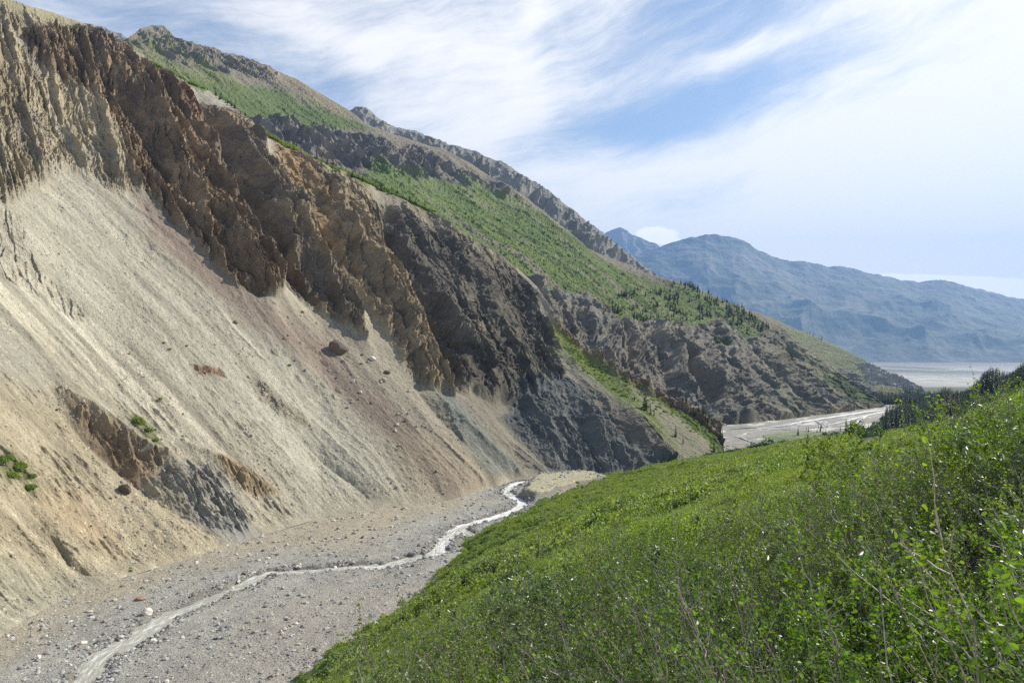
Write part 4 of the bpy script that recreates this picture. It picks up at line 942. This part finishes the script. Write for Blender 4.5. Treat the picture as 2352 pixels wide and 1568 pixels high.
def make_shrub(seed, H_=1.35, R_=0.75, nst=15, mat=M_leaf, size=0.022, dens=1.0, bare=0.35, elong=1.35, lean=(-0.28, 0.05)):
    r_ = np.random.default_rng(seed); paths = []; leaf = []; lsz = []
    for i in range(nst):
        a = r_.uniform(0, 6.28); sp_ = R_ * r_.uniform(0.35, 1.0); h = H_ * r_.uniform(0.65, 1.05)
        end = np.array([math.cos(a) * sp_ + lean[0] * h, math.sin(a) * sp_ + lean[1] * h, h])
        root = np.array([math.cos(a) * 0.12, math.sin(a) * 0.12, -0.35]); q = np.linspace(0, 1, 10)[:, None]
        wig = np.cumsum(r_.normal(size=(10, 3)) * 0.036, 0) * q
        P = root + (end - root) * np.concatenate([q ** 0.9, q ** 0.9, q ** 1.15], 1) + wig; paths.append((P, 0.0085 * r_.uniform(0.6, 1.4), 0.002))
        for k in range(13):
            t0 = r_.uniform(0.30, 1.0); b0 = np.array([np.interp(t0, q[:, 0], P[:, m_]) for m_ in range(3)])
            dr = r_.normal(size=3) * np.array([1, 1, 0.5]) + np.array([lean[0], 0, 0.9]); dr /= np.linalg.norm(dr); ln = r_.uniform(0.16, 0.42) * (1.15 - 0.5 * t0)
            s5 = np.linspace(0, 1, 5)[:, None]; tw = b0 + dr * ln * s5 + np.array([0, 0, 0.08]) * s5 ** 2 + np.cumsum(r_.normal(size=(5, 3)) * 0.010, 0)
            paths.append((tw, 0.0032, 0.0012))
            nl = int(r_.uniform(18, 34) * dens * (0.25 if r_.random() < bare * (1.2 - t0) else 1))
            for m_ in range(nl):
                u_ = r_.uniform(0.15, 1.05); leaf.append(np.array([np.interp(u_, s5[:, 0], tw[:, c_]) for c_ in range(3)]) + r_.normal(size=3) * 0.018); lsz.append(size * r_.uniform(0.55, 1.35))
    st = tubes('stems', paths, M_bark); lf = leaves_at('foliage', np.array(leaf), np.array(lsz), mat, r_, 0.45, elong)
    return st, lf
shr = [make_shrub(2000 + i, H_=1.25 + 0.1 * (i % 3), bare=0.15 + 0.5 * (i % 2)) for i in range(6)]
wil = [make_shrub(2100 + i, H_=1.35, nst=12, mat=M_wleaf, size=0.040, dens=0.8, bare=0.1, elong=2.6, lean=(-0.05, 0)) for i in range(2)]
brd = [make_shrub(2400 + i, H_=1.30, R_=0.75, nst=14, mat=M_broad, size=0.031, dens=0.85, bare=0.1, elong=1.5) for i in range(3)]
bare_s = [make_shrub(2200 + i, H_=1.45, nst=17, dens=0.55, bare=0.7) for i in range(2)]
tall = [make_shrub(2300 + i, H_=2.6, R_=1.0, nst=13, dens=2.0, size=0.034, bare=0.4, lean=(-0.1, 0)) for i in range(2)]
def put_shrub(x, y, kind, label, group, s=1.0, z=None, yaw=None, name='birch_shrub', cat='shrub'):
    zz = float(slope_z(np.array([x]), np.array([y]))[0]) if z is None else z
    r = empty(name, (x, y, zz)); r.rotation_euler = (0, 0, rng.uniform(-0.7, 0.7) if yaw is None else yaw); r.scale = (s, s, s * rng.uniform(0.9, 1.1))
    for nm, me in (('stems', kind[0]), ('foliage', kind[1])):
        link(nm, me, r)
    return tag(r, label, cat, group)
# foreground thicket: jittered rows that follow the slope
cnt = 0
tcur = 2.3
while tcur < 17.5:
    stp = 0.56 + 0.028 * tcur
    for xx in np.arange(-0.10 * tcur - 0.1, 0.92 * tcur + 0.6, stp * 1.15):
        x = xx + rng.uniform(-0.3, 0.3) * stp; y = tcur + rng.uniform(-0.3, 0.3) * stp
        if math.hypot(x, y) < 1.9 or (x < 0.03 * y and y < 5.5): continue
        q = float(perlin(np.array([x / 2.6]), np.array([y / 2.6]), 1111)[0]); u = rng.random()
        if u < 0.10 or (x < 0.12 * y and u < 0.4): k, lb, gp, nm = wil[int(rng.integers(2))], 'silvery willow shrub with long pale leaves among the birch thicket', 'silvery willow shrubs in the foreground', 'willow_shrub'
        elif float(perlin(np.array([x / 2.1 + 40]), np.array([y / 2.1]), 1131)[0]) > 0.10 and x > 0.26 * y and y > 3.2: k, lb, gp, nm = brd[int(rng.integers(3))], 'bright green shrub with larger rounded leaves in the foreground thicket', 'broad-leaved shrubs in the foreground', 'broadleaf_shrub'
        elif q < -0.14: k, lb, gp, nm = bare_s[int(rng.integers(2))], 'sparse shrub of bare tangled grey twigs in the foreground thicket', 'bare-twigged shrubs in the foreground', 'birch_shrub'
        else: k, lb, gp, nm = shr[int(rng.integers(6))], 'leafy green dwarf birch shrub in the foreground thicket on the right', 'leafy birch shrubs in the foreground', 'birch_shrub'
        put_shrub(x, y, k, lb, gp, (0.90 if gp.startswith('broad') else 1.0) * rng.uniform(0.8, 1.1) * (1 + 0.012 * tcur) * (1 + (0.25 if gp.startswith('broad') else 0.50) * float(perlin(np.array([x / 1.9]), np.array([y / 1.9]), 1121)[0])), name=nm); cnt += 1
    tcur += stp * 0.95
print('foreground shrubs', cnt)
for (px_, t_, s, k, lb) in ((1925, 17, 1.0, 0, 'tall thin willow sticking up against the pale river gravel'), (1990, 20, 1.05, 1, 'second tall willow, right of the thin one by the river gravel'),
                            (2335, 9.0, 0.6, 0, 'tall leafy bush breaking the skyline at the right edge'), (2250, 15, 0.62, 1, 'half bare tall bush against the dark spruce hill'),
                            ):
    put_shrub((px_ - CX) / F * t_, t_, tall[k], lb, None, s, name='willow_bush')
# thicket farther down the slope: nobody could count it
cl1 = [leaf_cloud('leafy_clump', 1500, 0.75, 1.0, 0.042, M_thick, 3000 + i, 0.35, 0.6) for i in range(4)]
cl2 = [leaf_cloud('leafy_clump', 420, 1.0, 1.1, 0.12, M_thick, 3100 + i, 0.5, 0.6) for i in range(4)]
def thicket(name, n, t0, t1, d0, d1, kinds, s0, s1):
    tt = np.sqrt(rng.uniform(t0 ** 2, t1 ** 2, n * 4)); dd = rng.uniform(d0, d1, n * 4); x, y = dd * tt, tt
    z = slope_z(x, y); fz = floor_z(x, y); k = z > fz - 0.4 - 2.2 * rng.random(len(x)) ** 3; z = np.maximum(z, fz); k &= fbm(x / 6, y / 6, 3, 1203) > -0.42
    x, y, z = x[k][:n], y[k][:n], z[k][:n]; n = len(x)
    s = rng.uniform(s0, s1, n) * (1 + 0.55 * perlin(x / 11, y / 11, 1201) + 0.35 * perlin(x / 4, y / 4, 1207)) 
    return scatter(name, np.stack([x, y, z - 0.05], -1), np.stack([rng.uniform(-.2, .2, n), rng.uniform(-.2, .2, n), rng.uniform(0, 6.3, n)], -1), np.stack([s, s, s * rng.uniform(0.8, 1.25, n)], -1), rng.integers(0, len(kinds), n), kinds)
thicket('birch_thicket', 9000, 15, 62, -0.42, 1.2, cl1, 0.8, 1.35)
thicket('willow_thicket', 26000, 58, 360, -0.40, 0.50, cl2, 0.8, 1.7)
M_dark = mat_leaf('dark_brush_leaf', [(0.06, 0.115, 0.035), (0.095, 0.15, 0.042), (0.045, 0.085, 0.03)], 0.2, 0.6, 0.3, 0.02, (1.0, 1.2, 0.5))
cl3 = [leaf_cloud('dark_clump', 420, 1.0, 1.1, 0.12, M_dark, 3200 + i, 0.5, 0.6) for i in range(3)]
thicket('hill_brush', 9000, 360, 1100, 0.28, 0.95, cl3, 1.6, 3.6)

# spruces
def make_spruce(seed, wd=0.17, split=True):
    r_ = np.random.default_rng(seed); V = []; Q = []; o = 0
    nw = 26
    for i in range(nw):
        z = 0.05 + 0.93 * (i / (nw - 1)) ** 0.95; rad = wd * (1 - z) ** 0.8 * r_.uniform(0.65, 1.25) + 0.012; nb = max(4, int(9 * (1 - z * 0.5)))
        for b in range(nb):
            if r_.random() < 0.13: continue
            a = r_.uniform(0, 6.28); L = rad * r_.uniform(0.6, 1.2); d = np.array([math.cos(a), math.sin(a), 0]); sd_ = np.array([-d[1], d[0], 0])
            z0 = z + r_.uniform(-0.012, 0.012); dr = -0.35 * L
            p0 = np.array([0, 0, z0]); p1 = d * L * 0.55 + [0, 0, z0 + dr * 0.35]; p2 = d * L + [0, 0, z0 + dr * 0.8]; wv_ = L * 0.32
            for s_ in (-1, 1):
                V += [p0, p1 + sd_ * wv_ * s_ + [0, 0, dr * 0.4 - 0.006], p2, p1 + [0, 0, 0.004]]; Q.append((o, o + 1, o + 2, o + 3)); o += 4
    crown = (np.array(V), np.array(Q))
    P = np.array([[0, 0, q] for q in np.linspace(-0.03, 0.97, 6)])
    tr = tubes('trunk', [(P, 0.014, 0.002)], M_trunk, 5)
    cr = fast_mesh('crown', crown[0], crown[1], None, [M_needle], smooth=False)
    nt = len(tr.vertices); tv = np.zeros(nt * 3, np.float32); tr.vertices.foreach_get('co', tv); tq = np.zeros(len(tr.loops), np.int32); tr.loops.foreach_get('vertex_index', tq)
    V2 = np.concatenate([tv.reshape(-1, 3), crown[0]]); Q2 = np.concatenate([tq.reshape(-1, 4), crown[1] + nt])
    one = fast_mesh('spruce', V2, Q2, None, [M_trunk, M_needle], smooth=False, mat_idx=np.concatenate([np.zeros(len(tq) // 4), np.ones(len(crown[1]))]))
    return tr, cr, one
spr = [make_spruce(4000 + i, 0.13 + 0.02 * (i % 4)) for i in range(7)]
ntree = 0
def tree(p, h, label, group=None, parts=False):
    global ntree; ntree += 1
    k = spr[int(rng.integers(7))]; w_ = h * rng.uniform(0.85, 1.2)
    if parts:
        r = empty('spruce_tree', p); link('trunk', k[0], r); link('crown', k[1], r)
    else:
        r = link('spruce_tree', k[2]); r.location = p
    r.scale = (w_, w_, h); r.rotation_euler = (rng.uniform(-.03, .03), rng.uniform(-.03, .03), rng.uniform(0, 6.3))
    return tag(r, label, 'tree', group)
def on(S, px_, py_): return S.at(px_, py_)
# spruces on the green strip of the near hillside (base pixel, height in pixels)
for (a_, b_, h, lb) in ((1476, 948, 48, 'tallest lone spruce on the green strip of the near hillside'), (1489, 958, 26, 'short spruce right beside the tallest lone one on the green strip'),
                        (1496, 962, 20, 'smallest of the three spruces standing together on the green strip'), (1548, 1005, 26, 'lone dark spruce halfway down the green strip'),
                        (1567, 1020, 20, 'short spruce below the lone dark one on the green strip'), (1637, 1040, 28, 'dark spruce at the tip of the near hillside beside the river gravel'), (1452, 925, 14, 'little spruce up the green strip, left of the tallest one')):
    p = on(S1, a_, b_); tree(p, h * p[1] / F, lb, parts=True)
for k in range(22):
    a_ = 1555 + 98 * (k / 21.0) + rng.uniform(-3, 3); b_ = np.interp(a_, *np.array(crest1).T) + rng.uniform(6, 22); p = on(S1, a_, b_)
    tree(p, rng.uniform(14, 27) * p[1] / F, 'dark spruce in the row behind the rocky crest at the tip of the near hillside', 'spruces along the low end of the rocky crest')
for k in range(62):
    a_ = rng.choice([rng.uniform(690, 760), rng.uniform(760, 960), rng.uniform(470, 560), rng.uniform(620, 700)], p=[.2, .55, .15, .1]); b_ = np.interp(a_, *np.array(crest1).T) + rng.uniform(-2, 8); p = on(S1, a_, b_)
    tree(p, rng.uniform(8, 21) * p[1] / F, 'small dark spruce on the brow of the near eroded hillside', 'spruces along the brow of the near hillside')
# forest on the mountain's lower shoulder
forest = []
while len(forest) < 620:
    a_, b_ = rng.uniform(1330, 1790), rng.uniform(640, 790)
    top = np.interp(a_, *np.array(crest2).T)
    lo = np.interp(a_, [1330, 1420, 1500, 1570, 1620, 1680, 1720, 1800], [690, 722, 742, 750, 728, 760, 775, 768]); hi = np.interp(a_, [1330, 1420, 1520, 1560, 1640, 1700, 1790], [672, 680, 668, top if a_ > 1560 else 655, top, top, top + 30])
    if not (max(hi, top + 1) < b_ < lo): continue
    if rng.random() > 0.18 + 1.5 * float(perlin(np.array([a_ / 34]), np.array([b_ / 13]), 5)[0]) + 0.30 * (a_ > 1500): continue
    p = on(S2, a_, b_); forest.append((p, rng.uniform(5, 17) * rng.uniform(0.8, 1.3)))
forest.sort(key=lambda f: -f[1])
for p, h in forest[:70]: tree(p, h * p[1] / F, 'dark spruce in the wood on the green mountain shoulder across the river', 'spruces on the mountain shoulder')
stuffp = [(p, h * p[1] / F) for p, h in forest[70:]]
for (a_, h) in ((1823, 9), (1853, 9), (1858, 10), (1868, 8), (1887, 13), (1981, 8), (1987, 8), (1998, 7), (2003, 7), (2015, 9)):
    S = S2 if a_ < 1822 else S3; b_ = np.interp(a_, *np.array(crest3).T) + 3; p = on(S, a_, b_); tree(p, h * p[1] / F, 'tiny spruce on the skyline of the spur against the blue range', 'spruces on the skyline of the spur')
# wood on the flats, row by the river and dark hill on the right
for k in range(1100):
    a_, b_ = rng.uniform(1985, 2150), rng.uniform(880, 936)
    if b_ < np.interp(a_, [1985, 2040, 2140], [880, 892, 908]): continue
    t_ = np.interp(b_, [880, 934], [1650, 1080]); p = np.array([(a_ - CX) / F * t_, t_, (HZ - b_) / F * t_]); p[2] = max(p[2] - 4, float(zf(t_))); stuffp.append((p, rng.uniform(10, 17)))
def on_slope(px_, t_):
    x = (px_ - CX) / F * t_; return np.array([x, t_, float(slope_z(np.array([x]), np.array([t_]))[0])])
for k in range(34):
    a_ = rng.uniform(1830, 2010); t_ = rng.uniform(500, 640); p = on_slope(a_, t_); p[2] = max(p[2], float(zf(t_)))
    tree(p, rng.choice([rng.uniform(4, 7), rng.uniform(7, 12)], p=[.75, .25]), 'thin spruce in the row on the flat beside the river gravel', 'spruces in the row beside the river')
hill = []
for k in range(2400):
    a_ = rng.uniform(2010, 2450); t_ = rng.uniform(420, 1120)
    p = on_slope(a_, t_)
    if p[2] < float(zf(t_)) - 1: continue
    hill.append((p, 4 + 13 * rng.random() ** 1.4 * (0.75 + 0.5 * math.sin(a_ / 17.0))))
hill.sort(key=lambda f: -f[1] / f[0][1])
for p, h in hill[:80]: tree(p, h, 'dark spruce on the wooded hill behind the bushes at the right edge', 'spruces on the wooded hill at the right')
stuffp += hill[80:]
P = np.array([p for p, h in stuffp]); Hh = np.array([h for p, h in stuffp])
scatter('spruce_forest', P, np.stack([0 * Hh, 0 * Hh, rng.uniform(0, 6.3, len(Hh))], -1), np.stack([Hh * 1.15, Hh * 1.15, Hh], -1), rng.integers(0, 7, len(Hh)), [s[2] for s in spr])
for (a_, t_, h, lb) in ((1236, 130, 3.4, 'tallest of the small dark spruces standing in the green thicket'), (1235, 57, 2.2, 'broad sparse small spruce in the thicket below the tallest one'),
                        (1274, 60, 1.9, 'little spruce right of the broad sparse one in the thicket'), (1283, 62, 1.7, 'thinnest little spruce of the thicket, farthest right'), (1136, 72, 1.5, 'tiny spruce in the green thicket nearest the gravel')):
    tree(on_slope(a_, t_), h + 0.6, lb, parts=True)
print('trees', ntree)
# shrubs on the bare scree and along the brow
bush = [leaf_cloud('low_bush', 500, 0.5, 0.35, 0.075, M_thick, 5000 + i, 0.5, 0.6) for i in range(3)]
for i, (a_, b_, wpx, lb) in enumerate(((322, 955, 34, 'largest green bush of the patch on the scree above the brown bank'), (345, 975, 26, 'round bush just below the largest one on the scree'), (362, 1000, 22, 'yellowish bush at the low end of the scree patch'),
        (15, 1048, 44, 'big green bush at the left edge of the picture'), (48, 1060, 40, 'grey-green bush beside the big one at the left edge'), (30, 1078, 34, 'sparse bush below the big one at the left edge'), (78, 1082, 22, 'small yellow-green bush right of the left edge patch'), (75, 1108, 34, 'rounded grey bush under the left edge patch'),
        (378, 780, 12, 'tiny tuft on the pale upper scree'), (370, 908, 12, 'tiny tuft above the scree patch of bushes'), (300, 1340 - 30, 10, 'tiny tuft at the foot of the tan slope'), (392, 795, 10, 'tiny tuft lower right of the topmost one'), (430, 790, 10, 'tiny tuft on the grey scree, right of the other two'))):
    p = S1.at(a_, b_); s = wpx * p[1] / F
    o = link('scree_bush', bush[i % 3]); o.location = p; o.scale = (s * 1.1, s, s * 1.2); o.rotation_euler = (0, 0.3, i * 1.3); tag(o, lb, 'bush')
br_p = []
for (x0, x1, n, up) in ((590, 700, 90, 6), (700, 830, 60, 4), (780, 900, 90, 5), (880, 1010, 60, 4), (340, 470, 30, 1)):
    for k in range(n):
        a_ = rng.uniform(x0, x1); b_ = np.interp(a_, *np.array(crest1).T) + rng.uniform(-1, up); p = S1.at(a_, b_); br_p.append((p, rng.uniform(2.0, 4.0)))
for k in range(260):
    a_ = rng.uniform(1300, 1650); b_ = np.interp(a_, *np.array(crest1).T) + rng.uniform(14, 60); 
    if b_ < 1060: br_p.append((S1.at(a_, b_), rng.uniform(0.8, 1.8)))
P = np.array([p for p, s in br_p]); s = np.array([q for p, q in br_p])
scatter('brow_bushes', P, np.stack([0 * s, 0 * s, rng.uniform(0, 6, len(s))], -1), np.stack([s, s, s * 0.9], -1), rng.integers(0, 4, len(s)), cl2)
P = []; s = []
while len(P) < 600:
    a_, b_ = rng.uniform(900, 1780), rng.uniform(400, 780)
    if b_ < np.interp(a_, *np.array(crest2).T) + 3: continue
    i = int((a_ - S2.px[0]) / 1.6); v = (b_ - S2.yb[i]) / (S2.yt[i] - S2.yb[i]); j = int(v * (S2.nv - 1))
    if green[i, j] < 0.6 or rng.random() > 0.25 + float(perlin(np.array([a_ / 30]), np.array([b_ / 14]), 9)[0]) + sstep(1250, 1600, a_) * 0.5: continue
    P.append(S2.P[i, j]); s.append(rng.uniform(0.8, 1.8))
s = np.array(s); scatter('mountain_brush', np.array(P), np.stack([0 * s, 0 * s, s * 9], -1), np.stack([s, s, s * 0.8], -1), rng.integers(0, 4, len(s)), cl2)

# ------------------------------------------------------------------ haze
HAZE = True
if HAZE:
    x0, x1, y0, y1, z0, z1 = -21500, 21500, -60, 17500, -236, 2750
    V = [(a, b, c) for c in (z0, z1) for b in (y0, y1) for a in (x0, x1)]
    Q = [(0, 2, 3, 1), (4, 5, 7, 6), (0, 1, 5, 4), (2, 6, 7, 3), (0, 4, 6, 2), (1, 3, 7, 5)]
    m_ = bpy.data.materials.new('valley_haze'); m_.use_nodes = True; t = NT(m_.node_tree)
    pv = t.n('ShaderNodeVolumePrincipled', inp={'Color': (0.25, 0.44, 0.78, 1), 'Density': 5.2e-5, 'Anisotropy': 0.2})
    o = t.n('ShaderNodeOutputMaterial'); t.t.links.new(pv.outputs[0], o.inputs[1])
    tag(link('haze', fast_mesh('haze', V, Q, None, [m_], smooth=False)), kind='stuff')
